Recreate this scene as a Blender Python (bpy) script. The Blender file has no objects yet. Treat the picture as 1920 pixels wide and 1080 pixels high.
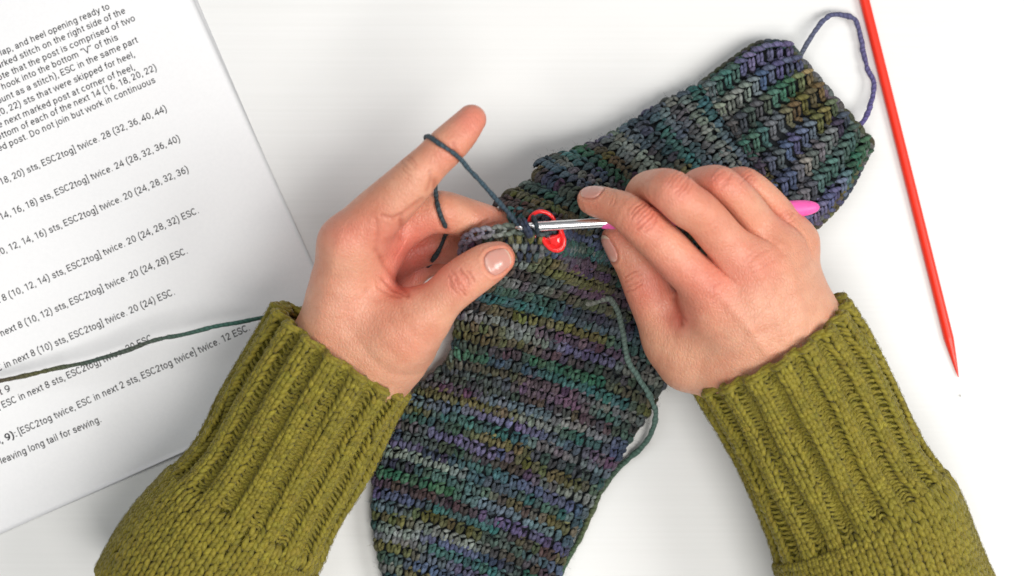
import bpy, math, random
import numpy as np
from mathutils import Vector, Matrix

random.seed(7)
rng = np.random.default_rng(7)
MM = 0.001
CAM_H = 900.0          # camera height over the table, mm
PX = 0.21              # mm of table per photo pixel

# ------------------------------------------------------------------ camera
sc = bpy.context.scene
COL = sc.collection
cam_d = bpy.data.cameras.new('camera')
cam = bpy.data.objects.new('camera', cam_d)
COL.objects.link(cam)
cam.location = (0, 0, CAM_H * MM)
cam_d.sensor_width = 36.0
cam_d.lens = 36.0 * CAM_H / (1920 * PX)
cam_d.clip_start = 0.01
cam_d.clip_end = 20
cam_d.dof.use_dof = True
cam_d.dof.focus_distance = 0.858
cam_d.dof.aperture_fstop = 8.0
sc.camera = cam

# ------------------------------------------------------------------ world, lamps, exposure
world = bpy.data.worlds.new('World')
sc.world = world
world.use_nodes = True
bg = world.node_tree.nodes['Background']
bg.inputs[0].default_value = (0.97, 0.98, 1.0, 1)
bg.inputs[1].default_value = 0.21


def area(name, loc, target, size, power, color=(1, 1, 1)):
    d = bpy.data.lights.new(name, 'AREA')
    d.shape = 'SQUARE'
    d.size = size
    d.energy = power
    d.color = color
    o = bpy.data.objects.new(name, d)
    COL.objects.link(o)
    o.location = loc
    o.rotation_euler = (Vector(target) - Vector(loc)).to_track_quat('-Z', 'Y').to_euler()
    return o


area('key_softbox', (0.30, -0.50, 1.42), (0.0, 0.02, 0.0), 0.65, 13.2, (1.0, 0.97, 0.93))
area('side_softbox', (1.15, -0.15, 1.15), (0.0, 0.0, 0.0), 0.6, 14.0, (1.0, 0.98, 0.96))
area('fill_softbox', (-0.35, 0.65, 1.5), (0, 0, 0), 1.0, 7.0, (0.97, 0.99, 1.0))
sc.view_settings.view_transform = 'Standard'
sc.view_settings.look = 'None'
sc.view_settings.exposure = 0.0
sc.view_settings.gamma = 1.0
sc.cycles.use_denoising = True
sc.cycles.max_bounces = 8

# ------------------------------------------------------------------ helpers


def W(px, py, z):
    """photo pixel + height over the table (mm) -> place in mm"""
    k = PX * (CAM_H - z) / CAM_H
    return np.array([(px - 960.0) * k, (540.0 - py) * k, z], float)


def Wa(a):
    a = np.asarray(a, float)
    k = PX * (CAM_H - a[:, 2]) / CAM_H
    return np.stack([(a[:, 0] - 960) * k, (540 - a[:, 1]) * k, a[:, 2]], 1)


def Rp(r, z):
    return r * PX * (CAM_H - z) / CAM_H


def px_of(V):
    k = PX * (CAM_H - V[:, 2]) / CAM_H
    return V[:, 0] / k + 960, 540 - V[:, 1] / k


def catmull(P, n):
    """resample a control polygon (K,d) to n points, centripetal-ish Catmull-Rom"""
    P = np.asarray(P, float)
    Q = np.vstack([2 * P[0] - P[1], P, 2 * P[-1] - P[-2]])
    seg = np.linalg.norm(np.diff(P[:, :3], axis=0), axis=1)
    acc = np.r_[0, np.cumsum(seg)]
    t = np.linspace(0, acc[-1], n)
    i = np.clip(np.searchsorted(acc, t, side='right') - 1, 0, len(P) - 2)
    u = ((t - acc[i]) / np.maximum(seg[i], 1e-9))[:, None]
    p0, p1, p2, p3 = Q[i], Q[i + 1], Q[i + 2], Q[i + 3]
    return 0.5 * ((2 * p1) + (-p0 + p2) * u + (2 * p0 - 5 * p1 + 4 * p2 - p3) * u ** 2 + (-p0 + 3 * p1 - 3 * p2 + p3) * u ** 3)


def smooth_noise(n, period, seed):
    r = np.random.default_rng(seed)
    k = int(n / period) + 4
    v = r.normal(size=k)
    x = np.arange(n) / period
    i = x.astype(int)
    f = x - i
    f = f * f * (3 - 2 * f)
    return v[i] * (1 - f) + v[i + 1] * f


def tag(o, label=None, cat=None, group=None, kind=None):
    if label: o['label'] = label
    if cat: o['category'] = cat
    if group: o['group'] = group
    if kind: o['kind'] = kind
    return o


def empty(name, loc_mm):
    o = bpy.data.objects.new(name, None)
    o.empty_display_size = 0.01
    COL.objects.link(o)
    o.location = Vector(loc_mm) * MM
    return o


def mesh_obj(name, V, F, mat, parent=None, col=None, uv=None, smooth=True):
    """V (n,3) in mm, F an (m,4) or (m,3) array or list of such arrays; col per vertex, uv per vertex"""
    V = np.asarray(V, float)
    Fs = F if isinstance(F, list) else [F]
    Fs = [np.asarray(f, int) for f in Fs if len(f)]
    me = bpy.data.meshes.new(name)
    me.vertices.add(len(V))
    me.vertices.foreach_set('co', (V * MM).astype(np.float32).ravel())
    idx = np.concatenate([f.ravel() for f in Fs])
    tot = np.concatenate([np.full(len(f), f.shape[1]) for f in Fs])
    me.loops.add(len(idx))
    me.loops.foreach_set('vertex_index', idx.astype(np.int32))
    me.polygons.add(len(tot))
    me.polygons.foreach_set('loop_start', np.r_[0, np.cumsum(tot)[:-1]].astype(np.int32))
    me.polygons.foreach_set('use_smooth', np.full(len(tot), smooth))
    if col is not None:
        a = me.attributes.new('Col', 'FLOAT_COLOR', 'POINT')
        c = np.ones((len(V), 4), np.float32)
        c[:, :3] = col
        a.data.foreach_set('color', c.ravel())
    if uv is not None:
        l = me.uv_layers.new(name='UVMap')
        l.data.foreach_set('uv', np.asarray(uv, np.float32)[idx].ravel())
    me.update(calc_edges=True)
    me.validate()
    me.materials.append(mat)
    o = bpy.data.objects.new(name, me)
    COL.objects.link(o)
    if parent is not None:
        o.parent = parent
        p = Vector((0, 0, 0))
        q = parent
        while q is not None:
            p += q.location
            q = q.parent
        o.location = -p
    return o


def strands(P, R, N, sides=8, col=None, flat=1.0, cap=True):
    """batch of tubes. P (n,k,3) paths mm, R (n,k) radii, N (n,3) reference normals -> V,F,col,uv"""
    P = np.asarray(P, float)
    n, k, _ = P.shape
    T = np.gradient(P, axis=1)
    T /= np.linalg.norm(T, axis=2, keepdims=True) + 1e-12
    N = np.asarray(N, float)
    if N.ndim == 2:
        N = np.repeat(N[:, None, :], k, 1)
    B = np.cross(T, N)
    B /= np.linalg.norm(B, axis=2, keepdims=True) + 1e-12
    Nn = np.cross(B, T)
    a = np.linspace(0, 2 * np.pi, sides, endpoint=False) - np.pi / 2
    ca, sa = np.cos(a), np.sin(a)
    V = P[:, :, None, :] + R[:, :, None, None] * (B[:, :, None, :] * ca[None, None, :, None] + flat * Nn[:, :, None, :] * sa[None, None, :, None])
    seg = np.linalg.norm(np.diff(P, axis=1), axis=2)
    L = np.concatenate([np.zeros((n, 1)), np.cumsum(seg, 1)], 1)
    off = np.random.default_rng(n).random(n)[:, None] * 10
    uv = np.empty((n, k, sides, 2))
    uv[..., 0] = np.linspace(0, 1, sides, endpoint=False)[None, None, :]
    uv[..., 1] = (L + off)[:, :, None]
    base = (np.arange(n) * k * sides)[:, None, None]
    ii = np.arange(k - 1)[None, :, None] * sides
    jj = np.arange(sides)[None, None, :]
    j2 = (jj + 1) % sides
    F = np.stack([base + ii + jj, base + ii + j2, base + ii + sides + j2, base + ii + sides + jj], -1).reshape(-1, 4)
    Fs = [F]
    if cap:
        c0 = (base[:, :, 0] + np.arange(sides)[None, ::-1])
        c1 = (base[:, :, 0] + (k - 1) * sides + np.arange(sides)[None, :])
        Fs += [c0, c1]
    C = None
    if col is not None:
        col = np.asarray(col, float)
        if col.ndim == 2:
            C = np.repeat(col[:, None, :], k * sides, 1).reshape(-1, 3)
        else:
            C = np.repeat(col[:, :, None, :], sides, 2).reshape(-1, 3)
    return V.reshape(-1, 3), Fs, C, uv.reshape(-1, 2)


def merge(parts):
    """merge a list of (V,Fs,C,uv)"""
    Vs, Fd, Cs, Us, o = [], {}, [], [], 0
    for V, Fs, C, U in parts:
        Vs.append(V); Cs.append(C); Us.append(U)
        for f in Fs:
            Fd.setdefault(f.shape[1], []).append(f + o)
        o += len(V)
    return np.vstack(Vs), [np.vstack(v) for v in Fd.values()], np.vstack(Cs), np.vstack(Us)


def srgb(*c):
    c = np.array(c, float) / 255
    return np.where(c <= 0.04045, c / 12.92, ((c + 0.055) / 1.055) ** 2.4)


# ------------------------------------------------------------------ materials


class NT:
    def __init__(s, name):
        s.m = bpy.data.materials.new(name)
        s.m.use_nodes = True
        s.t = s.m.node_tree
        s.b = s.t.nodes['Principled BSDF']

    def n(s, kind, **kw):
        x = s.t.nodes.new(kind)
        for k, v in kw.items():
            setattr(x, k, v)
        return x

    def l(s, a, b):
        s.t.links.new(a, b)

    def set(s, **kw):
        for k, v in kw.items():
            s.b.inputs[k.replace('_', ' ')].default_value = v

    def noise(s, scale, detail=4, rough=0.6, vec=None):
        x = s.n('ShaderNodeTexNoise')
        x.inputs['Scale'].default_value = scale
        x.inputs['Detail'].default_value = detail
        x.inputs['Roughness'].default_value = rough
        if vec is None:
            vec = s.n('ShaderNodeTexCoord').outputs['Object']
        s.l(vec, x.inputs['Vector'])
        return x.outputs['Fac']

    def ramp(s, fac, stops):
        r = s.n('ShaderNodeValToRGB')
        e = r.color_ramp.elements
        e[0].position, e[0].color = stops[0][0], (*stops[0][1], 1)
        e[1].position, e[1].color = stops[-1][0], (*stops[-1][1], 1)
        for p, c in stops[1:-1]:
            q = e.new(p)
            q.color = (*c, 1)
        s.l(fac, r.inputs[0])
        return r.outputs[0]

    def mixc(s, a, b, fac, mode='MIX'):
        x = s.n('ShaderNodeMix', data_type='RGBA', blend_type=mode)
        for v, i in ((fac, 0), (a, 6), (b, 7)):
            if hasattr(v, 'is_output'):
                s.l(v, x.inputs[i])
            elif i == 0:
                x.inputs[0].default_value = v
            else:
                x.inputs[i].default_value = (*v, 1)
        return x.outputs[2]

    def math(s, op, a, b=0.0):
        x = s.n('ShaderNodeMath', operation=op)
        for v, i in ((a, 0), (b, 1)):
            if hasattr(v, 'is_output'):
                s.l(v, x.inputs[i])
            else:
                x.inputs[i].default_value = v
        return x.outputs[0]

    def bump(s, height, strength, dist, normal=None):
        x = s.n('ShaderNodeBump')
        x.inputs['Strength'].default_value = strength
        x.inputs['Distance'].default_value = dist
        s.l(height, x.inputs['Height'])
        if normal is not None:
            s.l(normal, x.inputs['Normal'])
        return x.outputs[0]


def attr(t, name='Col'):
    return t.n('ShaderNodeAttribute', attribute_name=name).outputs['Color']


def mat_table():
    t = NT('painted_table')
    tc = t.n('ShaderNodeTexCoord').outputs['Object']
    mp = t.n('ShaderNodeMapping')
    mp.inputs['Scale'].default_value = (5, 700, 1)
    t.l(tc, mp.inputs[0])
    grain = t.noise(1.0, 5, 0.65, mp.outputs[0])
    big = t.noise(9, 3, 0.5, tc)
    c = t.ramp(grain, [(0.25, (0.805, 0.81, 0.797)), (0.7, (0.838, 0.843, 0.834))])
    c2 = t.mixc(c, t.ramp(big, [(0.3, (0.93, 0.93, 0.92)), (0.7, (1, 1, 1))]), 0.6, 'MULTIPLY')
    t.l(c2, t.b.inputs['Base Color'])
    t.l(t.bump(grain, 0.15, 0.0003), t.b.inputs['Normal'])
    t.set(Roughness=0.42, Specular_IOR_Level=0.35)
    return t.m


def mat_paper():
    t = NT('paper')
    n = t.noise(900, 3, 0.6)
    t.l(t.ramp(n, [(0.3, (0.88, 0.885, 0.895)), (0.7, (0.91, 0.913, 0.922))]), t.b.inputs['Base Color'])
    t.l(t.bump(t.noise(400, 4, 0.6), 0.08, 0.0003), t.b.inputs['Normal'])
    t.set(Roughness=0.75, Specular_IOR_Level=0.25)
    return t.m


def mat_plain(name, c, rough=0.5, spec=0.5, metal=0.0, bump=0.0, bscale=500, sss=0.0):
    t = NT(name)
    n = t.noise(bscale, 3, 0.6)
    cc = np.array(c)
    t.l(t.ramp(n, [(0.3, tuple(cc * 0.94)), (0.7, tuple(np.minimum(cc * 1.04, 1)))]), t.b.inputs['Base Color'])
    t.set(Roughness=rough, Specular_IOR_Level=spec, Metallic=metal)
    if sss:
        t.set(Subsurface_Weight=sss, Subsurface_Scale=0.002, Subsurface_Radius=(1, 0.5, 0.4))
    if bump:
        t.l(t.bump(n, bump, 0.0003), t.b.inputs['Normal'])
    return t.m


def mat_yarn(name, ply_mm=2.2, fuzz=0.25, tint=1.0, plybump=0.8, fine=1900, ply=0.75, fib=0.7):
    """wool: vertex colour, diagonal plies along the strand, fibres"""
    t = NT(name)
    uv = t.n('ShaderNodeUVMap').outputs[0]
    sx = t.n('ShaderNodeSeparateXYZ')
    t.l(uv, sx.inputs[0])
    ph = t.math('ADD', t.math('MULTIPLY', sx.outputs[0], 2.0), t.math('MULTIPLY', sx.outputs[1], 1.0 / ply_mm))
    wave = t.math('ABSOLUTE', t.math('SINE', t.math('MULTIPLY', ph, math.pi)))
    cv = t.n('ShaderNodeCombineXYZ')
    t.l(t.math('MULTIPLY', ph, 4.0), cv.inputs[0])
    t.l(t.math('MULTIPLY', sx.outputs[1], 0.55), cv.inputs[1])
    geo = t.n('ShaderNodeNewGeometry').outputs['Random Per Island']
    t.l(t.math('MULTIPLY', geo, 300.0), cv.inputs[2])
    streak = t.noise(1.6, 3, 0.65, cv.outputs[0])
    fib = t.math('ADD', t.math('MULTIPLY', t.noise(fine, 4, 0.7), 0.5), t.math('MULTIPLY', streak, 0.5))
    h = t.math('ADD', t.math('MULTIPLY', wave, 0.7), t.math('MULTIPLY', fib, 0.6))
    c = attr(t)
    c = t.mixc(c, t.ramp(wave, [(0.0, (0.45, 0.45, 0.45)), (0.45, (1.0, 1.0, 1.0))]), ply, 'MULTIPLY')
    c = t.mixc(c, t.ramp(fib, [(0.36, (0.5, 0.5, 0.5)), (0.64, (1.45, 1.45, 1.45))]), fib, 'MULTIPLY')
    t.l(c, t.b.inputs['Base Color'])
    t.l(t.bump(h, plybump, 0.0005), t.b.inputs['Normal'])
    t.set(Roughness=0.62, Specular_IOR_Level=0.3, Sheen_Weight=fuzz, Sheen_Roughness=0.5)
    return t.m


def mat_skin():
    t = NT('skin')
    tc = t.n('ShaderNodeTexCoord').outputs['Object']
    c = attr(t)
    mott = t.noise(160, 4, 0.6, tc)
    c = t.mixc(c, t.ramp(mott, [(0.3, (0.90, 0.80, 0.76)), (0.5, (1, 1, 1)), (0.72, (1.08, 1.1, 1.1))]), 0.5, 'MULTIPLY')
    blot = t.noise(55, 3, 0.6, tc)
    c = t.mixc(c, t.ramp(blot, [(0.35, (0.95, 0.80, 0.76)), (0.6, (1.03, 1.03, 1.02))]), 0.8, 'MULTIPLY')
    spots = t.noise(700, 2, 0.5, tc)
    c = t.mixc(c, t.ramp(spots, [(0.28, (0.80, 0.68, 0.62)), (0.42, (1, 1, 1)), (0.75, (1.05, 1.04, 1.04))]), 0.2, 'MULTIPLY')
    t.l(c, t.b.inputs['Base Color'])
    v = t.n('ShaderNodeTexVoronoi', feature='DISTANCE_TO_EDGE')
    v.inputs['Scale'].default_value = 800
    v.inputs['Randomness'].default_value = 1.0
    wv = t.n('ShaderNodeMapping')
    wv.inputs['Scale'].default_value = (1.0, 0.62, 1.0)
    wv.inputs['Rotation'].default_value = (0, 0, 0.6)
    t.l(tc, wv.inputs[0])
    t.l(wv.outputs[0], v.inputs['Vector'])
    h = t.math('ADD', t.math('MINIMUM', t.math('MULTIPLY', v.outputs[0], 2.5), 0.5), t.math('MULTIPLY', t.noise(420, 4, 0.65, tc), 0.9))
    t.l(t.bump(h, 0.4, 0.0005), t.b.inputs['Normal'])
    t.set(Roughness=0.42, Specular_IOR_Level=0.45, Subsurface_Weight=0.35, Subsurface_Scale=0.0032)
    t.b.inputs['Subsurface Radius'].default_value = (1.0, 0.35, 0.2)
    return t.m


def mat_nail():
    t = NT('nail')
    c = attr(t)
    t.l(c, t.b.inputs['Base Color'])
    t.l(t.bump(t.noise(500, 3, 0.6), 0.1, 0.0003), t.b.inputs['Normal'])
    t.set(Roughness=0.2, Specular_IOR_Level=0.6, Subsurface_Weight=0.25, Subsurface_Scale=0.002)
    t.b.inputs['Subsurface Radius'].default_value = (1.0, 0.4, 0.3)
    return t.m


M = dict(
    table=mat_table(), paper=mat_paper(),
    ink=mat_plain('ink', (0.03, 0.03, 0.034), 0.8, 0.2),
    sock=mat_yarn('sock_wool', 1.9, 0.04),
    sockbase=mat_plain('sock_gap_shade', (0.03, 0.034, 0.038), 1.0, 0.0, bump=0.5),  # dark colour painted as the shade between sock stitches
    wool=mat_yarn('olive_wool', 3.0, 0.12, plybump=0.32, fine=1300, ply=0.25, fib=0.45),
    woolbase=mat_plain('olive_gap_shade', (0.075, 0.065, 0.008), 1.0, 0.05, bump=0.6, bscale=900),  # wool darkened in colour to give shade between sleeve stitches
    skin=mat_skin(), nail=mat_nail(),
    needle=mat_plain('red_needle', (0.92, 0.035, 0.012), 0.32, 0.5, sss=0.15),
    marker=mat_plain('marker_plastic', (0.85, 0.03, 0.03), 0.14, 0.6, sss=0.2),
    steel=mat_plain('hook_metal', (0.86, 0.86, 0.87), 0.24, 0.5, metal=1.0),
    pink=mat_plain('pink_rubber', (0.84, 0.12, 0.42), 0.42, 0.4, sss=0.15),
    lint=mat_plain('lint_wool', (0.09, 0.08, 0.02), 0.9, 0.1),
)

# ------------------------------------------------------------------ table


def build_table():
    X, Y, T = 620.0, 460.0, 30.0
    V = np.array([[-X, -Y, -T], [X, -Y, -T], [X, Y, -T], [-X, Y, -T], [-X, -Y, 0], [X, -Y, 0], [X, Y, 0], [-X, Y, 0]])
    F = np.array([[4, 5, 6, 7], [0, 3, 2, 1], [0, 1, 5, 4], [1, 2, 6, 5], [2, 3, 7, 6], [3, 0, 4, 7]])
    o = mesh_obj('table_top', V, F, M['table'], smooth=False)
    tag(o, 'white painted wooden table top with faint grain', 'table', kind='structure')


build_table()

# ------------------------------------------------------------------ paper
PAGE_A = math.radians(24.2)
EX = np.array([math.cos(PAGE_A), math.sin(PAGE_A)])     # along the text
EY = np.array([-math.sin(PAGE_A), math.cos(PAGE_A)])    # up the page
CORNER = W(678, 697, 0)[:2]                             # bottom right corner of the top page


def page_z(s, t):
    """height of the top page; s = mm left of the right edge, t = mm above the bottom edge"""
    z = 0.42 + 0.2 * np.sin(s * 0.045 + 0.5) * np.cos(t * 0.03)
    z = z + 0.55 * np.exp(-((t - 62 - 0.05 * s) / 7.0) ** 2) * np.clip(1 - s / 190, 0.15, 1)
    z = z + 0.35 * np.exp(-((t - 38 + 0.10 * s) / 5.0) ** 2)
    z = z + 1.7 * np.exp(-(t / 9.0) ** 2) * np.exp(-((s - 62) / 40.0) ** 2)
    z = z + 0.35 * np.exp(-(s / 16.0) ** 2) * (0.5 + 0.5 * np.sin(t * 0.012 + 0.4))
    return z


def sheet(name, corner, ang, zfun, label):
    ex = np.array([math.cos(ang), math.sin(ang)])
    ey = np.array([-math.sin(ang), math.cos(ang)])
    ns, nt = 110, 140
    s, t = np.meshgrid(np.linspace(0, 216, ns), np.linspace(0, 279, nt), indexing='ij')
    xy = corner[None, None, :] - s[..., None] * ex + t[..., None] * ey
    z = zfun(s, t)
    top = np.dstack([xy, z]).reshape(-1, 3)
    bot = top - [0, 0, 0.11]
    a = np.arange(ns * nt).reshape(ns, nt)
    q = np.stack([a[:-1, :-1], a[:-1, 1:], a[1:, 1:], a[1:, :-1]], -1).reshape(-1, 4)
    n = ns * nt
    b = np.concatenate([a[0, :], a[1:, -1], a[-1, -2::-1], a[-2:0:-1, 0]])
    side = np.stack([b, np.roll(b, -1), np.roll(b, -1) + n, b + n], -1)
    o = mesh_obj(name, np.vstack([top, bot]), [np.vstack([q[:, ::-1] if False else q, q[:, ::-1] + n, side])], M['paper'])
    return tag(o, label, 'paper', 'stacked pattern pages')


page = sheet('printed_page', CORNER, PAGE_A, page_z, 'white page printed with crochet instructions, on top of the paper stack')
c2 = CORNER - EY * 2.2 - EX * 1.5
sheet('paper_sheet', c2, PAGE_A - math.radians(0.9), lambda s, t: 0.16 + 0.03 * np.sin(s * 0.03), 'blank lower sheet whose edge peeks out under the printed page')

LINES = [
    ('lap, and heel opening ready to', (2, 104), (206, 16)),
    ('arked stitch on the right side of the', (-4, 129), (236, 24)),
    ('ote that the post is comprised of two', (-3, 151), (254, 38)),
    ('r hook into the bottom \u201cV\u201d of this', (-4, 172), (222, 74)),
    ('ount as a stitch), ESC in the same part', (-4, 195), (259, 79)),
    ('20, 22) sts that were skipped for heel,', (-6, 219), (253, 106)),
    ('e next marked post at corner of heel,', (-2, 240), (253, 130)),
    ('ottom of each of the next 14 (16, 18, 20, 22)', (-4, 263), (294, 131)),
    ('ed post. Do not join but work in continuous', (-2, 284), (292, 154)),
    ('18, 20) sts, ESC2tog] twice. 28 (32, 36, 40, 44)', (2, 347), (313, 208)),
    ('14, 16, 18) sts, ESC2tog] twice. 24 (28, 32, 36, 40)', (2, 413), (338, 264)),
    ('10, 12, 14, 16) sts, ESC2tog] twice. 20 (24, 28, 32, 36)', (-5, 481), (354, 322)),
    ('t 8 (10, 12, 14) sts, ESC2tog] twice. 20 (24, 28, 32) ESC.', (-3, 569), (373, 399)),
    ('next 8 (10, 12) sts, ESC2tog] twice. 20 (24, 28) ESC.', (3, 631), (352, 475)),
    ('C in next 8 (10) sts, ESC2tog] twice. 20 (24) ESC.', (-4, 697), (328, 552)),
    ('rt 9', (-6, 744), (20, 733)),
    (', ESC in next 8 sts, ESC2tog] twice. 20 ESC.', (-2, 769), (290, 637)),
    ('8, 9):', (-8, 836), (32, 818)),
    ('[ESC2tog twice, ESC in next 2 sts, ESC2tog twice] twice. 12 ESC.', (37, 816), (469, 619)),
    ('leaving long tail for sewing.', (3, 870), (190, 791)),
]


def _el(cx, cy, rx, ry, a0=0, a1=360, n=20):
    a = np.radians(np.linspace(a0, a1, n))
    return np.stack([cx + rx * np.cos(a), cy + ry * np.sin(a)], 1)


def _cv(*p):
    return catmull(np.array(p, float), 5 * (len(p) - 1) + 1)


def _ln(*p):
    return np.array(p, float)


def _dot(x, y, h=0.045):
    return _ln((x, y - h), (x, y + h))


_stem = lambda x, t, b_=0.0: _ln((x, t), (x, b_))
_arch = lambda x: _cv((x, .34), (x + .05, .44), (x + .15, .487), (x + .26, .45), (x + .30, .34), (x + .30, .2), (x + .30, 0))
GLYPH = {
    'a': (.544, [_cv((.11, .37), (.15, .45), (.25, .487), (.36, .46), (.41, .37), (.41, .2), (.41, .1), (.43, 0)), _cv((.41, .28), (.26, .28), (.14, .24), (.1, .16), (.13, .08), (.22, .04), (.33, .07), (.41, .15))]),
    'b': (.561, [_stem(.11, .72), _el(.28, .264, .17, .225)]), 'c': (.523, [_el(.28, .264, .19, .225, 45, 315)]),
    'd': (.564, [_stem(.44, .72), _el(.27, .264, .17, .225)]), 'e': (.53, [_ln((.09, .275), (.45, .275)), _el(.275, .264, .185, .225, 0, 312)]),
    'f': (.347, [_cv((.34, .69), (.27, .7), (.2, .66), (.18, .56), (.18, .3), (.18, 0)), _ln((.05, .485), (.32, .485))]),
    'g': (.561, [_el(.27, .264, .17, .225), _cv((.44, .525), (.44, .2), (.44, -.02), (.41, -.12), (.33, -.17), (.22, -.17), (.12, -.12))]),
    'h': (.551, [_stem(.11, .72), _arch(.11)]), 'i': (.243, [_stem(.12, .525), _dot(.12, .66)]),
    'j': (.239, [_cv((.12, .525), (.12, .2), (.12, -.08), (.09, -.16), (0, -.17)), _dot(.12, .66)]),
    'k': (.507, [_stem(.11, .72), _ln((.42, .525), (.12, .2)), _ln((.2, .28), (.44, 0))]), 'l': (.243, [_stem(.12, .72)]),
    'm': (.876, [_stem(.11, .525), _arch(.11), _arch(.41)]), 'n': (.552, [_stem(.11, .525), _arch(.11)]), 'o': (.57, [_el(.285, .264, .19, .225)]),
    'p': (.561, [_stem(.11, .525, -.2), _el(.28, .264, .17, .225)]), 'q': (.568, [_stem(.44, .525, -.2), _el(.27, .264, .17, .225)]),
    'r': (.338, [_stem(.11, .525), _cv((.11, .34), (.16, .45), (.24, .487), (.31, .48))]),
    's': (.516, [_cv((.42, .38), (.38, .45), (.27, .487), (.15, .45), (.12, .37), (.18, .3), (.3, .265), (.4, .22), (.43, .14), (.37, .06), (.26, .04), (.14, .07), (.09, .15))]),
    't': (.327, [_cv((.17, .65), (.17, .4), (.17, .12), (.2, .05), (.3, .045)), _ln((.04, .485), (.3, .485))]),
    'u': (.551, [_cv((.11, .525), (.11, .3), (.11, .17), (.15, .07), (.25, .04), (.36, .07), (.42, .17)), _stem(.42, .525)]),
    'v': (.484, [_ln((.04, .525), (.24, .02), (.44, .525))]), 'w': (.751, [_ln((.04, .525), (.2, .02), (.375, .5), (.55, .02), (.71, .525))]),
    'x': (.496, [_ln((.05, .525), (.44, 0)), _ln((.44, .525), (.05, 0))]), 'y': (.473, [_ln((.04, .525), (.24, .03)), _cv((.44, .525), (.3, .16), (.2, -.1), (.13, -.17), (.04, -.17))]),
    'E': (.568, [_stem(.12, .71), _ln((.12, .67), (.52, .67)), _ln((.12, .37), (.47, .37)), _ln((.12, .04), (.52, .04))]),
    'S': (.593, [_cv((.5, .52), (.46, .62), (.32, .675), (.17, .63), (.11, .52), (.18, .42), (.32, .36), (.46, .29), (.52, .18), (.45, .08), (.31, .035), (.15, .08), (.08, .19))]),
    'C': (.651, [_el(.33, .355, .25, .32, 40, 320)]), 'D': (.656, [_stem(.12, .71), _cv((.12, .67), (.28, .67), (.45, .6), (.52, .45), (.52, .27), (.45, .11), (.28, .04), (.12, .04))]),
    'V': (.637, [_ln((.04, .71), (.32, .02), (.6, .71))]),
    '0': (.562, [_el(.28, .355, .18, .32)]), '1': (.562, [_ln((.12, .58), (.34, .67), (.34, 0))]),
    '2': (.562, [_cv((.09, .5), (.13, .61), (.27, .675), (.41, .61), (.43, .48), (.35, .33), (.1, .05)), _ln((.08, .04), (.48, .04))]),
    '3': (.562, [_cv((.1, .55), (.16, .64), (.28, .675), (.41, .61), (.43, .5), (.36, .39), (.22, .365)), _cv((.22, .365), (.38, .33), (.45, .2), (.39, .08), (.27, .035), (.14, .08), (.08, .18))]),
    '4': (.562, [_ln((.38, 0), (.38, .67), (.05, .2), (.53, .2))]), '6': (.562, [_el(.28, .23, .18, .195), _cv((.1, .25), (.13, .45), (.22, .6), (.4, .67))]),
    '8': (.562, [_el(.28, .52, .155, .155), _el(.28, .2, .185, .165)]), '9': (.562, [_el(.28, .47, .18, .2), _cv((.46, .45), (.43, .25), (.34, .1), (.16, .04))]),
    ',': (.196, [_ln((.12, .08), (.11, -.03), (.05, -.12))]), '.': (.263, [_dot(.13, .045)]), ':': (.242, [_dot(.12, .05), _dot(.12, .44)]),
    '(': (.342, [_cv((.3, .78), (.16, .6), (.12, .3), (.16, .02), (.3, -.2))]), ')': (.348, [_cv((.04, .78), (.18, .6), (.22, .3), (.18, .02), (.04, -.2))]),
    '[': (.265, [_ln((.26, .78), (.11, .78), (.11, -.14), (.26, -.14))]), ']': (.265, [_ln((0, .78), (.15, .78), (.15, -.14), (0, -.14))]),
    '\u201c': (.37, [_ln((.14, .72), (.09, .54)), _ln((.29, .72), (.24, .54))]), '\u201d': (.37, [_ln((.12, .72), (.08, .54)), _ln((.27, .72), (.23, .54))]),
    ' ': (.248, []),
}


def ribbon(p, w):
    """flat stroke of width w along the polyline p, mitred at its corners"""
    d = np.diff(p, axis=0)
    d /= np.linalg.norm(d, axis=1, keepdims=True) + 1e-9
    nr = np.stack([-d[:, 1], d[:, 0]], 1)
    m = np.vstack([nr[:1], nr[:-1] + nr[1:], nr[-1:]])
    m /= np.linalg.norm(m, axis=1, keepdims=True) + 1e-9
    k = np.r_[1, np.clip(1 / np.maximum((m[1:-1] * nr[1:]).sum(1), 0.35), 1, 2.4), 1]
    L, R = p + m * (w / 2 * k)[:, None], p - m * (w / 2 * k)[:, None]
    n = len(p)
    i = np.arange(n - 1)
    return np.vstack([L, R]), np.stack([i, n + i, n + i + 1, i + 1], 1)


def build_text():
    for txt, a, b in LINES:
        em = np.interp(a[1], [100, 850], [17.0, 18.3]) * PX
        w = 0.135 if txt == '8, 9):' else 0.104
        Vs, Fs, x, o = [], [], 0.0, 0
        for ch in txt:
            adv, strokes = GLYPH[ch]
            for st in strokes:
                v, f = ribbon(np.asarray(st) + [x, 0], w)
                Vs.append(v); Fs.append(f + o); o += len(v)
            x += adv
        v = np.vstack(Vs)
        A, B = W(*a, 1.0)[:2], W(*b, 1.0)[:2]
        L = np.linalg.norm(B - A)
        d = (B - A) / L
        e = np.array([-d[1], d[0]])
        xs = (v[:, 0] - v[:, 0].min()) * L / (v[:, 0].max() - v[:, 0].min())
        xy = A + xs[:, None] * d + (v[:, 1:2] * em) * e
        rel = xy - CORNER
        z = page_z(-(rel @ EX), rel @ EY) + 0.05
        mesh_obj('text_line', np.column_stack([xy, z]), np.vstack(Fs), M['ink'], page, smooth=False)


build_text()

# ------------------------------------------------------------------ implicit surfaces for the hands


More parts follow.
